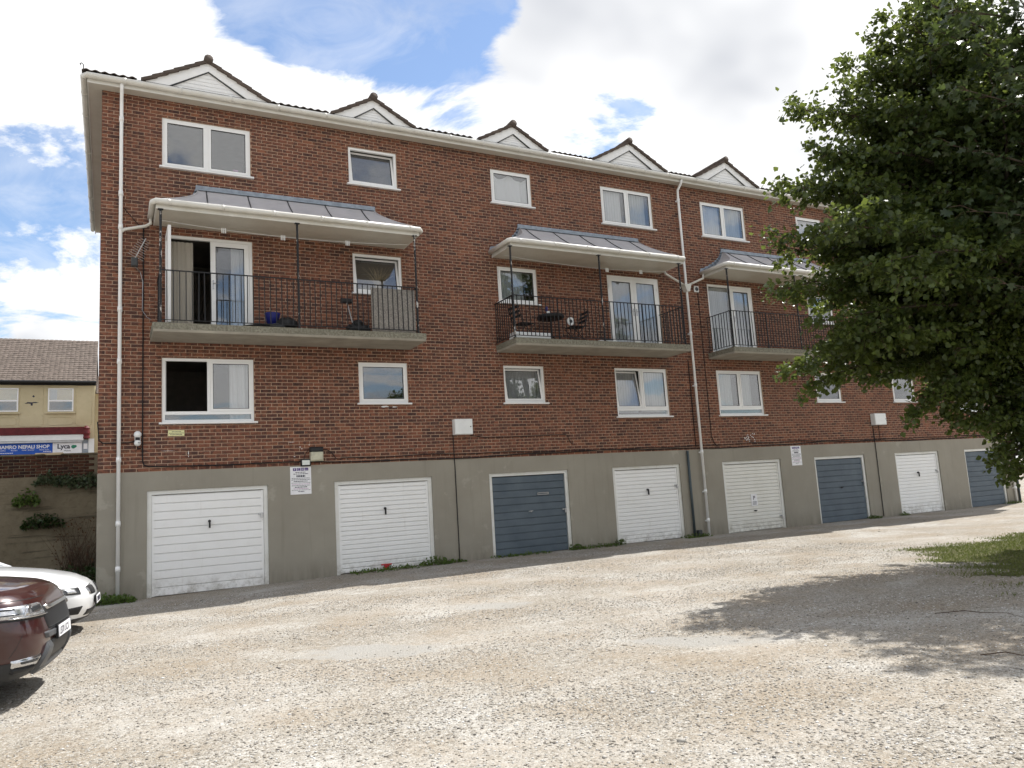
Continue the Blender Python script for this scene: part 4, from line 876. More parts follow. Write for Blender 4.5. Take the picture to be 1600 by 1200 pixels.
tk = MB().lathe([(.055,0),(.06,.09),(.03,.10)],(9.78,-.5,5.935),14).build('white_tub', MAT['white_box'], None, True); tag(tk, 'small white tub standing on the round balcony table', 'tub'); cp = MB().lathe([(.03,0),(.034,.10),(.02,.12)],(9.74,-.48,6.036),10).build('blue_bottle', MAT['blue_plastic'], None, True); tag(cp, 'dark blue bottle on top of the white tub', 'bottle')
pl = empty('round_clock', (10.36,-.62,5.78)); tag(pl, 'round white dial with dark centre leaning by the right folding chair', 'dial')
MB().tube([(0,0,0),(0,.025,0)],.105,20).build('rim', MAT['white_box'], pl); MB().tube([(0,-.006,0),(0,0,0)],.045,14).build('centre', MAT['dark_grey'], pl)
wb = MB().bbox(8.62,9.62,-.86,-.5,5.206,5.40,.05).build('storage_tray', MAT['white_box']); tag(wb, 'long white tray on the floor under the left folding chair', 'tray'); wb = MB().bbox(11.0,11.55,-.90,-.7,5.206,5.26,.01).build('paper_stack', MAT['white_box']); tag(wb, 'flat white packet on the middle balcony floor near the doors', 'packet'); lump('shoe_pair', (11.38,-.80,5.262), (.12,.05,.06), 'dark_grey', 'dark shoes lying on the flat white packet', 'shoes', 4)

# ---------------------------------------------------------------- red ground lock at garage two
gl = empty('ground_lock', (5.44,-.05,.05)); tag(gl, 'red T-shaped ground lock at the foot of the second garage', 'lock'); MB().bbox(-.12,.12,-.02,.02,.10,.13,.006).build('bar', MAT['red_paint'], gl); MB().bbox(-.055,.055,-.04,.03,-.06,.099,.008).build('foot', MAT['red_paint'], gl)

# ---------------------------------------------------------------- plants: leaf helpers
def leaf_quads(P, Dr, size, up=None, fold=.25, hang=.0, wid=.42):
    # P (n,3) stalk end, Dr (n,3) leaf axis; six-point folded leaf
    n = len(P); Dr = Dr/np.linalg.norm(Dr,axis=1,keepdims=True)
    r = rng.normal(size=(n,3)); r[:,2] += .9; S = np.cross(Dr, r); S /= np.linalg.norm(S,axis=1,keepdims=True)+1e-9; N = np.cross(S, Dr)
    L = (size*rng.uniform(.65,1.25,n))[:,None]; W = L*wid
    p0 = P; p1 = P+Dr*L*.35+S*W+N*L*fold*.5; p2 = P+Dr*L*.72+S*W*.62+N*L*fold*.3; p3 = P+Dr*L; p4 = P+Dr*L*.72-S*W*.62+N*L*fold*.3; p5 = P+Dr*L*.35-S*W+N*L*fold*.5
    V = np.stack([p0,p1,p2,p3,p4,p5],1).reshape(-1,3); F = np.array([(0,1,2,3),(0,3,4,5)])
    return V, (F[None]+(np.arange(n)*6)[:,None,None]).reshape(-1,4)
def maple_leaves(P, Dr, size):
    n = len(P); Dr = Dr/np.linalg.norm(Dr,axis=1,keepdims=True); r = rng.normal(size=(n,3)); r[:,2] += 1.2; S = np.cross(Dr,r); S /= np.linalg.norm(S,axis=1,keepdims=True)+1e-9; N = np.cross(S,Dr)
    L = (size*rng.uniform(.65,1.2,n))[:,None]
    out_ = [(.0,.0),(.12,.50),(.30,.26),(.62,.52),(.60,.18),(1.0,.0),(.60,-.18),(.62,-.52),(.30,-.26),(.12,-.50)]
    V = np.stack([P+Dr*L*a+S*L*b_+N*L*(.12*abs(b_)-.12*a*a) for a, b_ in out_],1).reshape(-1,3)
    F = np.array([(0,1,2,0+5),(2,3,4,5),(0,5,8,9),(5,6,7,8)]); return V, (F[None]+(np.arange(n)*10)[:,None,None]).reshape(-1,4)
def crown_obj(name, VF, m, parent):
    off = 0; Vs = []; Fs = []
    for V, F in VF: Vs.append(V); Fs.append(F+off); off += len(V)
    return link(name, np_mesh(name, np.concatenate(Vs), np.concatenate(Fs), MAT[m]), parent)
def rand_dirs(n, zb=0.0):
    d = rng.normal(size=(n,3)); d[:,2] += zb; return d/np.linalg.norm(d,axis=1,keepdims=True)
def make_tree(name, label, base, trunk, tips, leafm, leafsize, per_spray, spray_len, spacing, rad, maple=False, inner=.28, grp=None):
    t = empty(name, base); tag(t, label, 'tree', grp)
    B0 = np.array(base); tr = np.array(trunk, float)
    MB().tube([tuple(p[:3]) for p in trunk], [p[3] for p in trunk], 12).build('trunk', MAT['bark'], t, True)
    tw_ = MB(); P_all = []; D_all = []
    for tip, h0 in tips:
        tip = np.array(tip)-B0; zs = tr[:,2]; s = np.array([np.interp(h0,zs,tr[:,0]),np.interp(h0,zs,tr[:,1]),h0])
        d = tip-s; L = np.linalg.norm(d)
        if L < .3: continue
        sidev = np.cross(d,[0,0,1.0]); sidev /= np.linalg.norm(sidev)+1e-9
        bow = rng.uniform(.06,.14)*L; wob = rng.normal(0,.05*L,4)
        us = np.linspace(0,1,11); pts = np.array([s+d*u+np.array([0,0,bow*math.sin(math.pi*u)])+sidev*wob[0]*math.sin(math.pi*u)+sidev*wob[1]*.5*math.sin(2*math.pi*u) for u in us])
        r0 = rad*min(1,.35+L/7)
        MB().tube([tuple(p) for p in pts], [r0*(1-u)**1.1+.006 for u in us], 6).build('branch', MAT['bark'], t, True)
        nsp = max(4, int(L*(1-inner)/spacing))
        for u in np.linspace(inner,1,nsp):
            p = np.array([np.interp(u,us,pts[:,k]) for k in range(3)]); ax = pts[min(10,int(u*10)+1)]-pts[max(0,int(u*10)-1)]; ax /= np.linalg.norm(ax)+1e-9
            for sg in (-1,1):
                sd = np.cross(ax,[0,0,1.0]); sd /= np.linalg.norm(sd)+1e-9
                dv = ax*rng.uniform(.3,1.0)+sd*sg*rng.uniform(.4,1.1)+np.array([0,0,rng.uniform(-.45,.40)]); dv /= np.linalg.norm(dv)
                l = spray_len*rng.uniform(.55,1.25)*(1.1-.45*u)
                if u > .97: dv = ax+np.array([0,0,-.25])*sg; l *= .8
                e1 = p+dv*l*.55+np.array([0,0,.02]); e2 = p+dv*l+np.array([0,0,-.16*l])
                tw_.tube([tuple(p),tuple(e1),tuple(e2)],[.008,.005,.003],3)
                n = int(per_spray*rng.uniform(.6,1.3)*l/spray_len); w = rng.uniform(.12,1,n)
                q = p+np.outer(w,dv)*l+np.stack([0*w,0*w,-.16*l*w*w],1)+rng.normal(0,.075*spray_len/.6,(n,3))*np.array([1,1,.8])
                dd = dv*.7+rng.normal(0,.55,(n,3))+np.array([0,0,-.45]); P_all.append(q); D_all.append(dd)
    tag(tw_.build('twigs', MAT['twig'], t), kind='stuff')
    P = np.concatenate(P_all); D = np.concatenate(D_all)
    VF = [maple_leaves(P,D,leafsize) if maple else leaf_quads(P,D,leafsize,wid=.44)]
    c = crown_obj('crown', VF, leafm, t); tag(c, kind='stuff'); return t
# lime tree: measured limb ends on the side that faces the yard, others by its natural habit, unseen ones added for the ground shadow
LB = (15.0,-9.2,0.0)
tips = [((12.28,-8.85,9.54),6.3),((11.38,-8.65,8.54),5.8),((10.32,-8.45,7.64),5.2),((10.31,-8.65,6.89),4.8),((9.65,-8.45,6.23),4.3),((9.52,-8.25,5.48),3.9),((9.47,-8.25,4.56),3.5),((9.73,-8.05,3.28),3.1),((9.65,-8.85,3.92),3.3),((11.04,-8.55,3.11),2.9),((11.61,-8.85,2.53),2.6),((12.42,-9.05,2.37),2.3),((12.55,-9.45,2.20),1.9),((12.83,-9.45,1.59),1.7),((9.32,-9.65,5.28),3.8),((11.92,-9.75,9.21),6.0),((9.55,-9.85,4.51),3.4),((9.98,-8.65,3.58),3.0),
        ((10.34,-9.25,6.04),4.2),((11.06,-9.55,7.40),5.0),((10.87,-8.25,5.32),3.8),((11.31,-8.25,6.64),4.6),((11.95,-8.15,7.73),5.4),((10.40,-8.85,4.91),3.6),((11.64,-9.65,3.38),2.8),((11.83,-9.45,4.71),3.4),((11.46,-9.85,5.86),4.2),((12.54,-9.65,8.53),5.8),((13.39,-9.45,10.52),7.0),((13.93,-8.85,11.54),7.8),((15.08,-9.05,12.68),8.6),((12.90,-9.25,2.70),2.2),((12.46,-8.65,3.58),2.9),((13.37,-9.85,3.84),2.8),((13.43,-9.65,1.93),1.6),((13.66,-9.15,1.48),1.2),((13.24,-9.25,2.26),1.8),((13.86,-9.55,2.93),2.2)]
for (p_, h_) in tips[:26]:
    for k in range(2):
        q_ = np.array(p_)+np.array([rng.uniform(.1,.9),rng.uniform(-.7,.5),rng.uniform(-.35,.35) if p_[2] > 3.2 else rng.uniform(.15,.7)]); tips.append((tuple(q_), h_+rng.uniform(-.5,.4)))
for k in range(34):
    a = rng.uniform(-2.0,2.0); h = rng.uniform(2.8,9.5); rr = (3.2*math.sin(min(1,(h-1.5)/8)*math.pi*.85)+1.0)*rng.uniform(.6,1); ay = .62 if math.sin(a) > 0 else .8
    tips.append(((LB[0]+rr*math.cos(a), LB[1]+rr*ay*math.sin(a), h+.6), max(1.8,h-1.0)))
for k in range(40):
    h = rng.uniform(2.9,9.8); f_ = rng.uniform(.35,.85); rr = f_*(5.6 if h < 7 else 5.6-(h-7)*.9); a = math.pi+rng.uniform(-.55,.35)
    tips.append(((LB[0]+rr*math.cos(a), LB[1]-.1+rr*.6*math.sin(a)+rng.uniform(-.5,.5), h), max(1.6,h*.72)))
for k in range(30):
    tips.append(((rng.uniform(11.8,15.5), rng.uniform(-11.6,-10.0), rng.uniform(3.6,9.0)), rng.uniform(2.6,5.5)))  # unseen limbs, added to close a gap in the ground shadow
make_tree('lime_tree','large leafy lime tree hanging over the right side of the yard',LB,[(0,0,-.1,.34),(.02,.02,.6,.28),(-.05,.05,2,.25),(-.1,.0,4,.20),(.05,.05,6.5,.13),(0,.1,9,.07),(0,.05,11.2,.02)],tips,'lime_leaf',.088,66,.62,.25,.075)
MBase = (14.6,-11.9,0.0)
mt = [((11.08,-10.47,8.00),4.6),((11.11,-10.32,6.31),4.0),((11.30,-10.68,9.49),5.2),((11.07,-10.50,5.23),3.4),((11.25,-10.26,8.61),5.4),((10.98,-10.68,6.98),4.2),((11.80,-10.50,10.34),6.2),((11.43,-10.56,4.16),2.9),((10.98,-10.74,8.18),4.8),((12.67,-10.62,7.29),4.5)]
for k in range(16): mt.append(((rng.uniform(11.0,13.4),rng.uniform(-11.6,-10.3),rng.uniform(4.4,8.6)),rng.uniform(3.0,5.5)))  # extra limbs, added near the right edge to make the ground shadow solid
for k in range(16):
    a = rng.uniform(-1.7,2.2); h = rng.uniform(4,9.5); rr = rng.uniform(1.0,2.0); mt.append(((MBase[0]+rr*math.cos(a),MBase[1]+rr*math.sin(a),h),max(2.4,h-1.4)))
make_tree('sycamore_tree','sycamore with broad lobed leaves reaching in at the right edge',MBase,[(0,0,-.1,.24),(0,0,1,.19),(-.1,.1,3,.16),(-.1,.2,6,.10),(0,.2,9,.04),(0,.2,10,.02)],mt,'maple_leaf',.135,24,.62,.34,.06,True,.35)

def weed(loc, w, h, n, label, m='weed_leaf', ls=.05, name='weed_clump', d=None, cat='weeds', grp=None, zb=.6):
    d = d or w*.5; P = np.stack([rng.uniform(-1,1,n),rng.uniform(-1,1,n),rng.random(n)],1); k = np.clip(1-P[:,0]**2,0.05,1)**.5; P = P*np.array([w,d,1]); P[:,2] = P[:,2]**1.3*h*k*rng.uniform(.5,1,n)
    V, F = leaf_quads(P, rand_dirs(n,zb), np.full(n,ls), wid=.36); s = MB()
    for i in range(0,n,6): s.tube([(P[i,0]*.6,P[i,1]*.6,-.02),tuple(P[i])],.003,3)
    o = empty(name, loc); tag(o, label, cat, grp); c = link('foliage', np_mesh('foliage',V,F,MAT[m]), o); tag(c, kind='stuff'); s.build('stem', MAT['twig'], o); return o
weed((5.35,-.14,.05),.75,.09,420,'low weeds along the bottom of the second garage door'); weed((6.55,-.16,.05),.36,.20,360,'taller weed tuft at the right jamb of the second garage'); weed((7.05,-.12,.05),.25,.07,140,'thin weeds under the conduit beside the second garage')
weed((8.35,-.10,.04),.34,.06,120,'sparse weeds at left of the dark blue garage door'); weed((9.15,-.10,.04),.40,.06,140,'small weeds below the middle of the dark blue door'); weed((10.38,-.12,.04),.20,.15,200,'weed tuft at the right jamb of the dark blue door')
weed((11.05,-.14,.04),.50,.10,260,'strip of weeds between the third and fourth garages'); weed((11.68,-.15,.04),.16,.22,120,'upright weed at the left jamb of the fourth garage'); weed((14.25,-.14,.02),.40,.12,240,'weeds round the foot of the dark pipe'); weed((21.65,-.12,0),.25,.10,140,'weeds at the right jamb of the second blue door'); weed((23.1,-.12,0),.2,.08,80,'few weeds at the left jamb of the far white door'); weed((29.3,-.12,-.01),.35,.12,140,'weeds at the foot of the far right pipe')
weed((.02,-.22,.0),.42,.17,620,'clump of green weeds at the foot of the leftmost downpipe',ls=.06)
# grass verge under the lime
n = 110000; x = rng.uniform(9.0,24,n); y = rng.uniform(-12.5,-6.0,n)
def verge(x, y): return np.maximum(13.75+(y+7)*.83-x, (y+6.9)*1.6)+.45*np.sin(x*2.1)*np.cos(y*2.7)+.28*np.sin(x*5+y*4)
edge = verge(x, y)
k_ = edge+rng.normal(0,.25,n) < .0; x = x[k_]; y = y[k_]; n = len(x); P = np.stack([x,y,gz(x,y)-.005],1)
V, F = leaf_quads(P, rand_dirs(n,1.2), np.full(n,.055), wid=.10, fold=.1)
tag(link('grass_verge', np_mesh('grass_verge',V,F,MAT['grass_blade'])), 'rough grass growing under the lime tree at right', 'grass', kind='stuff')
gxx = np.linspace(9.5,23,60); gyy = np.linspace(-12.2,-6.4,40); m = MB()
for i in range(59):
    for j in range(39):
        cx, cy = (gxx[i]+gxx[i+1])/2, (gyy[j]+gyy[j+1])/2
        if verge(cx, cy) < -.25:
            m.quad(*[(X,Y,float(gz(X,Y))+.006) for X, Y in ((gxx[i],gyy[j]),(gxx[i+1],gyy[j]),(gxx[i+1],gyy[j+1]),(gxx[i],gyy[j+1]))])
tag(m.build('verge_soil', MAT['earth']), kind='structure')
for (pth, lb) in (([(8.15,-11.05,.01),(8.42,-11.22,.025),(8.40,-11.42,.03),(8.56,-11.60,.025),(8.50,-11.80,.01)],'thin curved twig lying in the tree shade'),([(6.66,-12.45,.01),(6.84,-12.56,.025),(6.80,-12.72,.03),(6.98,-12.86,.01)],'short dark twig in the shade near the right edge')):
    tag(MB().tube(pth,[.005,.005,.004,.003,.002][:len(pth)],5).build('fallen_twig', MAT['twig']), lb, 'twig')

# ---------------------------------------------------------------- left background: retaining wall, shop
rw = tag(empty('retaining_wall', (0,5.0,0)), 'old dark concrete retaining wall with a brick top at left', 'wall')
MB().box(-26,BX0-.02,0,.4,-.2,2.62).build('concrete_face', MAT['retaining'], rw)
top = MB().box(-26,BX0-.02,.006,.33,2.62,3.13).build('brick_top', MAT['retaining'], rw)
ob = []
for r in range(7):
    z = 2.625+r*.073; x = -9-(.11 if r % 2 else 0)
    while x < BX0-.25: ob.append((x,x+.213,z,z+.063)); x += .225
    ob = [q for q in ob]
ob = np.array(ob); dd = np.abs(ob[:,0]+.9); od = np.argsort(dd); brick_m = MAT['brick']; MAT['brick'] = MAT['brick_old']
oneb = brick_mesh('wall_brick', np.array([(0,.213,0,.063)]), np.array([0.0]), .05)
near = od[:110]; rest = od[110:]
for i in near:
    o = link('brick', oneb, top); o.location = (ob[i,0], random.uniform(-.004,.004), ob[i,2]); o.rotation_euler = (0,random.gauss(0,.008),0)
tag(link('brick_courses', brick_mesh('old_courses', ob[rest], np.zeros(len(rest)), .05), top), kind='stuff'); MAT['brick'] = brick_m
cp = MB(); x = -9.0
while x < BX0-.2: cp.bbox(x,x+.30,-.02,.36,3.134,3.175,.01) if not (-1.62 < x < -1.2) else None; x += .305
cp.build('coping', MAT['retaining'], rw)
tag(MB().bbox(-1.60,-1.02,4.98,5.25,3.14,3.20,.006).build('timber_plank', MAT['wood_pale']), 'pale timber offcut lying on top of the retaining wall', 'plank')
weed((-1.30,4.92,2.42),.30,.34,240,'grey green buddleia tuft rooted in the old wall at left','buddleia_leaf',.09,'wall_shrub',.12,'shrub'); weed((-.95,4.92,2.40),.24,.30,200,'second buddleia tuft growing from the old wall','buddleia_leaf',.085,'wall_shrub',.12,'shrub'); weed((-.50,4.92,2.32),.36,.40,340,'bushier buddleia tuft near the corner of the flats','buddleia_leaf',.09,'wall_shrub',.14,'shrub')
weed((-1.75,4.90,1.95),.28,.40,240,'bright weed on the old wall at the far left','weed_leaf',.08,'wall_shrub',.12,'shrub'); weed((-1.40,4.88,1.42),.42,.40,420,'dark ivy patch hanging on the old wall','ivy_leaf',.08,'wall_ivy',.12,'ivy',zb=-.3)
weed((-.62,4.4,0),.95,.52,1500,'dark ivy mound at the foot of the wall beside the flats','ivy_leaf',.08,'ivy_mound',.5,'ivy'); weed((-2.2,4.5,0),1.0,.35,900,'low dark undergrowth behind the white car','ivy_leaf',.08,'ivy_mound',.5,'ivy')
db = empty('dead_shrub', (-.62,4.72,.3)); tag(db, 'dead brown stems of a shrub against the old wall', 'shrub'); s = MB()
for k in range(60):
    x = random.uniform(-.55,.35); p = [(x*.6,0,0)]; a = random.uniform(-.5,.5); h = random.uniform(.5,1.35)
    for j in range(5): p.append((p[-1][0]+math.sin(a)*h/5+random.uniform(-.05,.05), random.uniform(-.12,.10), p[-1][2]+h/5)); a += random.uniform(-.3,.3)
    s.tube(p,[.010,.008,.007,.005,.004,.003],3)
s.build('stem', MAT['twig'], db); P = np.stack([rng.uniform(-.6,.4,180),rng.uniform(-.12,.1,180),rng.uniform(.2,1.3,180)],1); V, F = leaf_quads(P,rand_dirs(180,-.3),np.full(180,.05)); plain('dead_leaf',(.10,.055,.032),.9,.1); tag(link('withered_leaves', np_mesh('withered_leaves',V,F,MAT['dead_leaf']), db), kind='stuff')

SY = 24.0
shop = tag(empty('shop_house', (0,SY,2.7)), 'cream rendered shop house with brown tiled roof beyond the retaining wall', 'building')
sx1 = -.66
def S(b_, name, m, p=shop): return b_.build(name, MAT[m], p)
S(MB().box(-14,sx1,0,8,2.43,5.12),'wall','stucco')
# roof with rows of tiles
ro = MB(); z0r, z1r = 5.10, 7.92; ydep = 4.4; ro.poly([(-14.3,-.25,z0r),(sx1+.08,-.25,z0r),(sx1+.02,ydep,z1r),(-14.3,ydep,z1r)]); ro.poly([(sx1+.08,8.4,z0r),(-14.3,8.4,z0r),(-14.3,ydep,z1r),(sx1+.02,ydep,z1r)]); ro.poly([(sx1-.02,-.0,z0r+.1),(sx1-.02,8.0,z0r+.1),(sx1-.02,ydep,z1r-.05)]); roo = S(ro,'roof','tile')
Vt = []; Ft = []; rows = 21; n = 0
sl = math.hypot(ydep+.25, z1r-z0r); ty, tz = (ydep+.25)/sl, (z1r-z0r)/sl
tmesh = MB(); tl_ = sl/rows+.05
for i in range(4):
    x0_, x1_ = .2*i/4, .2*(i+1)/4; h0, h1 = .018*math.sin(math.pi*i/4), .018*math.sin(math.pi*(i+1)/4)
    tmesh.quad((x0_,0,.03+h0),(x1_,0,.03+h1),(x1_,tl_,.012+h1),(x0_,tl_,.012+h0)); tmesh.quad((x0_,0,.0),(x1_,0,.0),(x1_,0,.03+h1),(x0_,0,.03+h0))
plain('shop_tile',(.135,.110,.094),.9,.15,0,.35,5); st_m = tmesh.mesh('roof_tile'); st_m.materials.append(MAT['shop_tile'])
arr = []
for r in range(rows):
    x = sx1+.06-.2
    while x > -14.2: arr.append((r,x)); x -= .2
arr.sort(key=lambda q: -q[1]); ang = math.atan2(tz,ty)
tv = np.array(st_m.vertices[0].co) if False else None
base_v = np.array(tmesh.v); c_a, s_a = math.cos(ang), math.sin(ang)
bigV = []; bigF = []
for idx, (r, x) in enumerate(arr):
    oy, oz = -.25+ty*sl*r/rows, z0r+tz*sl*r/rows; sag = -.05*math.exp(-((x+2.6)/1.2)**2)
    if idx < 290:
        o = link('roof_tile', st_m, roo); o.location = (x,oy,oz); o.rotation_euler = (ang+random.gauss(0,.01),random.gauss(0,.01),0)
    else:
        v = base_v; q = np.stack([v[:,0]+x, v[:,1]*c_a-v[:,2]*s_a+oy, v[:,1]*s_a+v[:,2]*c_a+oz],1); bigF += [tuple(len(bigV)*len(base_v)+i for i in f) for f in tmesh.f]; bigV.append(q)
tag(link('roof_tiles', np_mesh('roof_tiles', np.concatenate(bigV), np.array(bigF), MAT['shop_tile']), roo), kind='stuff')
S(MB().tube([(-14,-.30,5.06),(sx1+.06,-.30,5.06)],.06,8),'gutter','black'); S(MB().box(-14,sx1+.02,-.05,-.001,4.94,5.05),'eaves_board','black')
def shop_win(x0, x1, z0, z1, curt):
    w = MB().ring(x0,x1,z0,z1,.05,-.03,.03); zm = z0+(z1-z0)*.46; w.box(x0+.05,x1-.05,-.032,.028,zm-.035,zm+.035); wo = S(w,'window','upvc'); MB().box(x0+.05,x1-.05,-.01,-.004,z0+.05,zm-.035).build('pane', MAT['glass'], wo); MB().box(x0+.05,x1-.05,-.01,-.004,zm+.035,z1-.05).build('pane', MAT['glass'], wo)
    MB().box(x0-.08,x1+.08,-.10,-.002,z0-.10,z0-.03).build('sill', MAT['stucco'], wo); MB().box(x0+.04,x1-.04,.01,.02,z0+.04,z1-.04).build('unlit_room_sheet', MAT['ink'], wo)  # near-black sheet behind the panes, its colour stands for an unlit room
    if curt: MB().box(x0+.08,x0+.36,-.002,.008,zm+.05,z1-.06).build('blind', MAT['curtain_grey'], wo)
    MB().box(x0+.07,x1-.07,.000,.009,z0+.06,zm-.05).build('net', MAT['curtain_grey'], wo)
for x0 in (-2.55,-4.72,-6.9): shop_win(x0,x0+1.02,3.72,4.80,x0 > -3)
# raised plaster panel beads
for (x0, x1, z0, z1) in ((-3.65,-2.72,3.05,4.92),(-2.55,-1.55,3.10,3.46),(-1.42,-.76,3.05,4.92),(-4.7,-3.75,3.10,3.46)):
    m = MB(); c = .09; pts = [(x0+c,z0),(x1-c,z0),(x1,z0+c),(x1,z1-c),(x1-c,z1),(x0+c,z1),(x0,z1-c),(x0,z0+c)]
    for i in range(8): a_, b__ = pts[i], pts[(i+1) % 8]; m.tube([(a_[0],-.004,a_[1]),(b__[0],-.004,b__[1])],.016,5)
    m.build('panel_bead', MAT['stucco'], shop)
m = MB()
for (x, z, w, h) in ((-3.25,4.12,.22,.05),(-3.05,4.14,.14,.03),(-3.18,4.04,.06,.06),(-3.12,4.42,.05,.06),(-3.38,4.10,.10,.02)): m.poly([(x+w*math.cos(t)*random.uniform(.6,1),-.004,z+h*math.sin(t)*random.uniform(.6,1)) for t in np.linspace(6.28,0,10)[:-1]])
m.build('crack_scar', MAT['ink'], shop)
S(MB().box(-14,-1.06,-.40,-.002,2.62,2.96),'cornice','maroon'); S(MB().lathe([(.10,0),(.15,.04),(.13,.14),(.16,.26),(.13,.42),(.15,.5),(.10,.56),(.03,.62)],(-.98,-.30,2.40),12),'console','maroon'); S(MB().box(-14,-1.10,-.36,-.001,2.36,2.61),'awning_box','white_box')
S(MB().box(-14,-1.14,-.30,-.001,2.27,2.355),'shutter_rail','metal')
sb_ = S(MB().box(-14,-2.32,-.20,-.03,1.76,2.26),'blue_fascia','sign_blue'); lb_ = S(MB().box(-2.315,-1.16,-.20,-.03,1.76,2.26),'white_fascia','sign_white')
text_mesh('HAMRO NEPALI SHOP', .215, MAT['sign_white'], 'lettering', (-4.42,-.206,2.03), (R_(90),0,0), sb_, .002, 'LEFT', .93, .006)
for tx, x in (('OFF LICENCE',-4.45),('GROCERY',-3.92),('MONEY TRANSFER',-3.50),('PHONE CARDS',-2.83)): text_mesh(tx, .075, MAT['sign_white'], 'lettering', (x,-.206,1.93), (R_(90),0,0), sb_, .002, 'LEFT', .75)
for (x0_, x1_, z_) in ((-4.6,-3.85,1.825),(-2.68,-2.40,1.86)):
    m = MB(); x = x0_
    while x < x1_: m.box(x,x+.05,-.204,-.2,z_,z_+.03); x += .065
    m.build('printed_line', MAT['sign_white'], sb_)
text_mesh('Lyca', .30, MAT['ink'], 'lettering', (-2.14,-.206,1.99), (R_(90),0,0), lb_, .002, 'LEFT', .95, .008); text_mesh('Mobile', .095, MAT['ink'], 'lettering', (-1.86,-.206,1.86), (R_(90),0,0), lb_, .002)
m = MB(); m.poly([(-1.50+.085*math.cos(t)*(1.2 if t < 1.2 else 1),-.206,2.06+.085*math.sin(t)) for t in np.linspace(6.28,0,14)[:-1]]); m.poly([(-1.42+.06*math.cos(t),-.207,2.08+.06*math.sin(t)) for t in np.linspace(6.28,0,10)[:-1]]); m.build('emblem', MAT['green_leaf_logo'], lb_)
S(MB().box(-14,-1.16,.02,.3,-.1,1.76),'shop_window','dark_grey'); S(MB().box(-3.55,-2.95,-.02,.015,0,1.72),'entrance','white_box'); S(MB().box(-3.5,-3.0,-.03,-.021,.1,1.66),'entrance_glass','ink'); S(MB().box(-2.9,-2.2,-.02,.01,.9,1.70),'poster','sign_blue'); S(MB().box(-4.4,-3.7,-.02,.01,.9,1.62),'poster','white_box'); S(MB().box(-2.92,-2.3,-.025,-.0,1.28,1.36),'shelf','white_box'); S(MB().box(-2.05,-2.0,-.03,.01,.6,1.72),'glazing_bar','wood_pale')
S(MB().box(-1.15,-.90,-.12,0,0,2.38),'pilaster','lead_blue'); S(MB().box(-.895,sx1,-.14,0,0,2.42),'quoin','white_box'); S(MB().box(-.90-.19,-.93,-.13,-.121,1.95,2.2),'notice','sign_white'); S(MB().box(-14,sx1,.3,8,0,2.43),'ground_floor','stucco')
fh = tag(empty('neighbour_house', (0,SY+.4,2.7)), 'pale cream gable wall just right of the shop, cut by the flats', 'building'); MB().box(-.655,3.5,0,7,0,4.6).build('wall', MAT['curtain_beige'] if False else MAT['stucco'], fh)
fh_r = MB(); fh_r.prism([(-.2,4.6),(7.2,4.6),(3.5,6.0)],0,-.6,3.6); fh_r.build('roof', MAT['tile'], fh)
# boarded fence closing the yard past the far end of the flats
fe = tag(empty('board_fence', (30.25,-.2,0)), 'brown upright board fence just past the far end of the flats', 'fence')
plain('fence_wood',(.20,.11,.05),.85,.15,0,.3,8)
pb = MB().box(0,.14,0,.022,0,1.8).mesh('board'); pb.materials.append(MAT['fence_wood'])
for k in range(40):
    o = link('board', pb, fe); o.location = (.05+k*.15,random.uniform(0,.01),random.uniform(-.01,.02))
MB().box(.05,6.1,.03,.07,.4,.5).build('rail', MAT['fence_wood'], fe); MB().box(.05,6.1,.03,.07,1.4,1.5).build('rail', MAT['fence_wood'], fe)

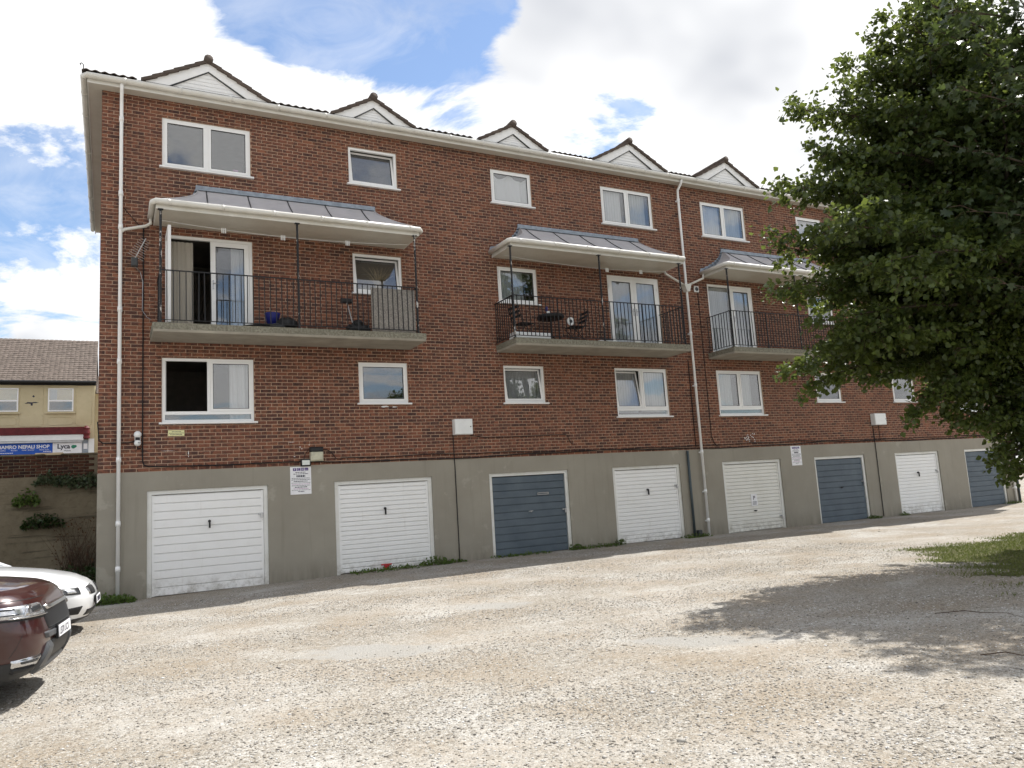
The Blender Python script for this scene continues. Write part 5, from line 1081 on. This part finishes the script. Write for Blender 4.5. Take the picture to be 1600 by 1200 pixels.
# ---------------------------------------------------------------- cars
def car_paint(name, c, flake=.0):
    q = mat(name); q.base(c); q.rough(.28,.5); q.p.inputs['Coat Weight'].default_value = 1.0; q.p.inputs['Coat Roughness'].default_value = .04; q.p.inputs['Metallic'].default_value = flake; MAT[name] = q.m
car_paint('paint_red', (.036,.0045,.0045), .15); car_paint('paint_white', (.78,.79,.80)); plain('chrome', (.6,.6,.61), .18, .5, 1.0, .03); plain('cladding', (.022,.023,.025), .55, .4); plain('cladding_grey', (.07,.073,.078), .45, .5); plain('lamp_dark', (.03,.032,.035), .15, .6); plain('reflector', (.62,.63,.65), .18, .6, .85, .3, 25); plain('tyre', (.018,.018,.018), .85, .2)
glass('car_glass', (.5,.55,.55), .9, .10)
class Car:
    def __init__(s, name, label, loc, rz, L, W, prof, hoodz, belt, roofz, paint, corner=.75, sq=.62):
        s.root = tag(empty(name, loc, rz), label, 'car'); s.L = L; s.W = W; s.prof = prof; s.corner = corner; s.sq = sq; s.paint = paint; s.rear = [(z, x*.8) for z, x, w in prof]
    def xf(s, z): return float(np.interp(z,[p[0] for p in s.prof],[p[1] for p in s.prof]))
    def w(s, z): return float(np.interp(z,[p[0] for p in s.prof],[p[2] for p in s.prof]))*s.W/2
    def pt(s, t, z):
        # t 0 front centre, 1 = end of the front corner, 2 = start of rear corner, 3 rear centre; negative t mirrors
        sg = -1 if t < 0 else 1; t = abs(t); w = s.w(z); xf = s.xf(z); xr = -s.L-xf*.7
        if t <= 1: a = t*math.pi/2; return Vector((xf-s.corner*(1-math.cos(a)**s.sq), sg*-w*math.sin(a)**s.sq, z))
        if t <= 2: u = t-1; return Vector(((xf-s.corner)*(1-u)+(xr+.6)*u, sg*-w, z))
        a = (3-t)*math.pi/2; return Vector((xr+.6*(1-math.cos(max(0,a))**s.sq), sg*-w*math.sin(max(0,a))**s.sq, z))
    def nrm(s, t, z):
        a = s.pt(t+.01,z)-s.pt(t-.01,z); b = s.pt(t,z+.01)-s.pt(t,z-.01); n = a.cross(b)
        if n.length < 1e-9: return Vector((1,0,0))
        n.normalize(); c = s.pt(t,z)-Vector((-s.L/2,0,z)); return n if n.dot(c) > 0 else -n
    def shell(s, name, mat_, zs, ts, off=0.0, parent=None):
        b = MB(); m = len(ts)
        for z in zs:
            for t in ts: b.v.append(tuple(s.pt(t,z)+(s.nrm(t,z)*off if off else Vector())))
        for i in range(len(zs)-1):
            for j in range(m-1): b.f.append((i*m+j,i*m+j+1,(i+1)*m+j+1,(i+1)*m+j))
        return b.build(name, MAT[mat_], parent or s.root, True)
    def patch(s, name, mat_, poly, off=.008, parent=None, nu=12, nv=6, thick=.02):
        # poly: 4 (t,z) corners: low-inner, low-outer, high-outer, high-inner
        A,B_,C_,D_ = poly; b = MB()
        for j in range(nv+1):
            for i in range(nu+1):
                u, v = i/nu, j/nv; t = (A[0]*(1-u)+B_[0]*u)*(1-v)+(D_[0]*(1-u)+C_[0]*u)*v; z = (A[1]*(1-u)+B_[1]*u)*(1-v)+(D_[1]*(1-u)+C_[1]*u)*v
                o = off if (0 < i < nu and 0 < j < nv) else -thick*.3
                b.v.append(tuple(s.pt(t,z)+s.nrm(t,z)*o))
        for j in range(nv):
            for i in range(nu): k = j*(nu+1)+i; b.f.append((k,k+1,k+nu+2,k+nu+1))
        return b.build(name, MAT[mat_], parent or s.root, True)
    def wheel(s, x, y, r, w):
        sg = -1 if y < 0 else 1; tt = MB(); tt.tube([(x,y-w/2,r),(x,y+w/2,r)],r,28); wh = tt.build('wheel', MAT['tyre'], s.root, False); MB().tube([(x,y+sg*(w/2+.001),r),(x,y+sg*(w/2+.012),r)],r*.68,24).build('rim', MAT['lamp_dark'], wh)
        for k in range(10):
            a = k*.628; MB().tube([(x,y+sg*(w/2+.02),r),(x+math.cos(a)*r*.64,y+sg*(w/2+.018),r+math.sin(a)*r*.64)],.018,5).build('spoke', MAT['reflector'], wh)
TS = [i/14 for i in range(-14,15)]
def fullts(): return [-3+i*.04 for i in range(0,50)]+[-1+i/20 for i in range(41)]+[1+i*.04 for i in range(1,51)]
# hood, cabin: built from the shell's upper outline
def upper(c, z_edge, x_screen, z_screen, roof, belt, hood_crown=.05):
    s = c; b = MB(); K = 20; ys = [-1+2*i/K for i in range(K+1)]; N = 14
    for i in range(N+1):
        u = i/N
        for v in ys:
            # outline point at height z_edge blended back to the windscreen base
            t = max(-1,min(1,v)); e = s.pt(t if abs(t) < 1 else math.copysign(1,t), z_edge); w = s.w(z_edge)
            y = e.y*(1-u)+(-v*w*.99)*u if abs(v) < 1 else e.y
            x0 = e.x; x = x0*(1-u)+x_screen*u; zed = z_edge+(z_screen-z_edge)*u**.8
            cr = hood_crown*(1-v*v)*min(1,u*2.2); side = -.03*abs(v)**6*u
            rim = .02*math.sin(min(1,u*6)*math.pi/2)
            b.v.append((x,y,zed+cr+rim+side))
    for i in range(N):
        for j in range(K): k = i*(K+1)+j; b.f.append((k,k+1,k+K+2,k+K+1))
    b.build('bonnet', MAT[c.paint], c.root, True)
    # greenhouse
    w0 = s.w(z_edge)*.97; w1 = w0*.74; xs_ = [x_screen+.02, x_screen-.85, -s.L*.72, -s.L*.97]; zb = belt
    g = MB(); q = [(xs_[0],w0,zb),(xs_[1],w1,roof),(xs_[2],w1,roof),(xs_[3],w0,zb)]
    R0 = [(x,-y,z) for x,y,z in q]; Lf = q
    body_top = MB(); body_top.poly([Lf[1],Lf[2],R0[2],R0[1]]); body_top.quad((xs_[0]+.0,w0,zb-.01),(xs_[3],w0,zb-.01),(xs_[3],-w0,zb-.01),(xs_[0],-w0,zb-.01)); body_top.build('roof', MAT[c.paint], c.root)
    ws = MB().quad(R0[0],Lf[0],Lf[1],R0[1]).build('windscreen', MAT['car_glass'], c.root); MB().quad(Lf[3],R0[3],R0[2],Lf[2]).build('rear_window', MAT['car_glass'], c.root)
    for sd in (Lf,R0):
        MB().poly(sd).build('side_window', MAT['car_glass'], c.root)
        for k in range(3): MB().tube([sd[k],sd[k+1]],.035,6).build('pillar', MAT[c.paint], c.root)
        MB().tube([sd[0],sd[3]],.02,6).build('belt_trim', MAT['black'], c.root)
    MB().box(-s.L*.85,x_screen-.3,-w0*.8,w0*.8,.5,zb-.03).build('interior', MAT['black'], c.root)
# --- dark red four-wheel drive
suv = Car('red_suv','dark red sport utility car nosing in at the lower left edge',(-.42,-7.62,0),R_(-8),4.6,1.86,
          [(.20,-.30,.86),(.28,-.12,.93),(.36,-.045,.96),(.46,-.01,.975),(.56,.0,.985),(.68,-.005,.995),(.78,-.03,1.0),(.86,-.055,1.0),(.94,-.085,.985),(1.0,-.13,.955),(1.03,-.17,.93)],1.0,1.1,1.68,'paint_red',.62,.55)
suv.root.scale = (1,1,.965)
zs = [.20,.24,.28,.32,.36,.41,.46,.51,.56,.62,.68,.73,.78,.82,.86,.90,.94,.97,1.0,1.03]
suv.shell('body','paint_red',[z for z in zs if z >= .41],fullts()); suv.shell('lower_cladding','cladding',[.20,.24,.28,.32,.36,.41,.435],fullts(),.006)
upper(suv,1.03,-1.05,1.12,1.66,1.10,.04)
def T(y): return math.asin(min(1,y)**(1/.55))*2/math.pi
for sg in (-1,1):
    SP = lambda name, m_, pl, off, par=None, nu=14, nv=5: suv.patch(name, m_, [(sg*t, z) for t, z in pl], off, par, nu, nv)
    SP('bonnet_gap','black',((T(.2),.958),(1.12,.985),(1.12,1.0),(T(.2),.974)),.006,None,26,2)
    SP('lamp_recess','black',((T(.40),.772),(1.12,.812),(1.12,.842),(T(.40),.802)),.008,None,26,2)
    hl = SP('headlight','reflector',((T(.44),.795),(1.10,.838),(1.12,.945),(T(.50),.935)),.014,None,26,6)
    SP('lamp_cell','lamp_dark',((T(.52),.845),(T(.72),.842),(T(.74),.905),(T(.56),.915)),.022,hl); SP('lamp_cell','lamp_dark',((T(.86),.892),(1.06,.905),(1.06,.925),(T(.86),.915)),.020,hl); SP('lamp_cell','lamp_dark',((T(.84),.845),(1.04,.862),(1.04,.875),(T(.84),.862)),.020,hl)
    SP('lamp_bar','chrome',((T(.44),.795),(T(.93),.815),(T(.93),.836),(T(.44),.815)),.026,hl,20,3); SP('lamp_divider','chrome',((T(.80),.815),(T(.84),.815),(T(.74),.935),(T(.70),.935)),.026,hl)
    SP('fog_surround','chrome',((T(.66),.36),(T(.925),.375),(T(.935),.455),(T(.60),.46)),.020); SP('fog_lamp','lamp_dark',((T(.70),.405),(T(.88),.412),(T(.89),.440),(T(.68),.442)),.030); SP('fog_recess','black',((T(.66),.325),(T(.92),.335),(T(.915),.385),(T(.70),.382)),.028)
    SP('skid_wing','cladding_grey',((T(.46),.29),(T(.66),.30),(T(.52),.55),(T(.40),.55)),.035)
    SP('bumper_crease','black',((T(.945),.46),(T(.952),.46),(T(.86),.70),(T(.85),.70)),.003,None,2,10)
suv.patch('grille','black',((-T(.50),.64),(T(.50),.64),(T(.56),.90),(-T(.56),.90)),.010,nu=24); suv.patch('grille_bar','chrome',((-T(.42),.83),(T(.42),.83),(T(.46),.885),(-T(.46),.885)),.03,nu=24)
for k in range(10): suv.patch('grille_mesh','cladding_grey',((-T(.48),.655+k*.017),(T(.48),.655+k*.017),(T(.48),.661+k*.017),(-T(.48),.661+k*.017)),.018,nu=20,nv=2)
suv.patch('grille_frame','cladding_grey',((-T(.55),.57),(T(.55),.57),(T(.60),.645),(-T(.60),.645)),.022,nu=24); suv.patch('lower_grille','black',((-T(.44),.345),(T(.44),.345),(T(.42),.56),(-T(.42),.56)),.014,nu=24); suv.patch('skid_plate','cladding_grey',((-T(.66),.28),(T(.66),.28),(T(.60),.345),(-T(.60),.345)),.04,nu=24)
def plate(c, z, txt, w=.52, h=.111, off=.035):
    x = c.xf(z)+off; p = MB().bbox(-w/2,w/2,-.008,0,-h/2,h/2,.002).build('number_plate', MAT['sign_white'], c.root); p.location = (x,0,z); p.rotation_euler = (R_(-4),0,R_(90)); MB().box(-w/2-.012,w/2+.012,.001,.02,-h/2-.012,h/2+.012).build('plate_holder', MAT['black'], p)
    if txt: text_mesh(txt, .098, MAT['ink'], 'lettering', (-.235,-.0085,-.035), (R_(90),0,0), p, .0006, 'LEFT', .92, .0012)
    else:
        for k in range(7): MB().box(-.2+k*.058,-.16+k*.058,-.0095,-.0085,-.035,.035).build('plate_mark', MAT['ink'], p)
plate(suv,.60,'LB70 UCX')
for x, y in ((-.95,-.80),(-.95,.80),(-3.62,-.80),(-3.62,.80)): suv.wheel(x,y,.355,.225)
MB().box(-4.3,-.35,-.82,.82,.22,.5).build('underbody', MAT['black'], suv.root)
# --- white hatchback
wc = Car('white_hatchback','white hatchback parked nose-out beside the left corner of the flats',(-.16,-3.42,-.02),R_(-4),4.3,1.765,
         [(.17,-.22,.88),(.24,-.08,.94),(.32,-.03,.965),(.42,-.005,.985),(.52,.0,.995),(.60,-.02,1.0),(.68,-.07,.985),(.74,-.14,.955),(.77,-.20,.925)],.74,.9,1.42,'paint_white',.85,.66)
wc.shell('body','paint_white',[.24,.28,.32,.37,.42,.47,.52,.56,.60,.64,.68,.71,.74,.77],fullts()); wc.shell('lower_lip','cladding',[.17,.20,.24,.255],fullts(),.004); upper(wc,.77,-1.25,.96,1.40,.95,.035)
for sg in (-1,1):
    hl = wc.patch('headlight','lamp_dark',((sg*.42,.575),(sg*.80,.595),(sg*.945,.695),(sg*.38,.680)),.010,nu=22,nv=6); wc.patch('lamp_ring','reflector',((sg*.48,.60),(sg*.62,.605),(sg*.62,.668),(sg*.48,.664)),.018,hl); wc.patch('lamp_ring','reflector',((sg*.66,.61),(sg*.80,.622),(sg*.88,.678),(sg*.66,.672)),.018,hl); wc.patch('lamp_bar','chrome',((sg*.38,.668),(sg*.97,.682),(sg*.97,.692),(sg*.38,.680)),.016,hl,nv=2)
    wc.patch('kidney_grille','black',((sg*.04,.54),(sg*.22,.55),(sg*.26,.665),(sg*.05,.685)),.016); wc.patch('kidney_frame','chrome',((sg*.04,.678),(sg*.26,.658),(sg*.265,.672),(sg*.045,.692)),.022,nv=2); wc.patch('kidney_frame','chrome',((sg*.22,.545),(sg*.235,.545),(sg*.275,.668),(sg*.26,.668)),.022,nv=4,nu=2)
    wc.patch('air_intake','black',((sg*.44,.30),(sg*.70,.315),(sg*.72,.415),(sg*.38,.432)),.010); wc.patch('fog_lamp','lamp_dark',((sg*.60,.33),(sg*.68,.335),(sg*.68,.395),(sg*.60,.398)),.016)
wc.patch('lower_grille','black',((-.34,.27),(.34,.27),(.30,.36),(-.30,.36)),.010,nu=20); plate(wc,.455,'',off=.025)
for x, y in ((-.78,-.77),(-.78,.77),(-3.45,-.77),(-3.45,.77)): wc.wheel(x,y,.315,.205)
MB().box(-4.0,-.3,-.78,.78,.19,.5).build('underbody', MAT['black'], wc.root)
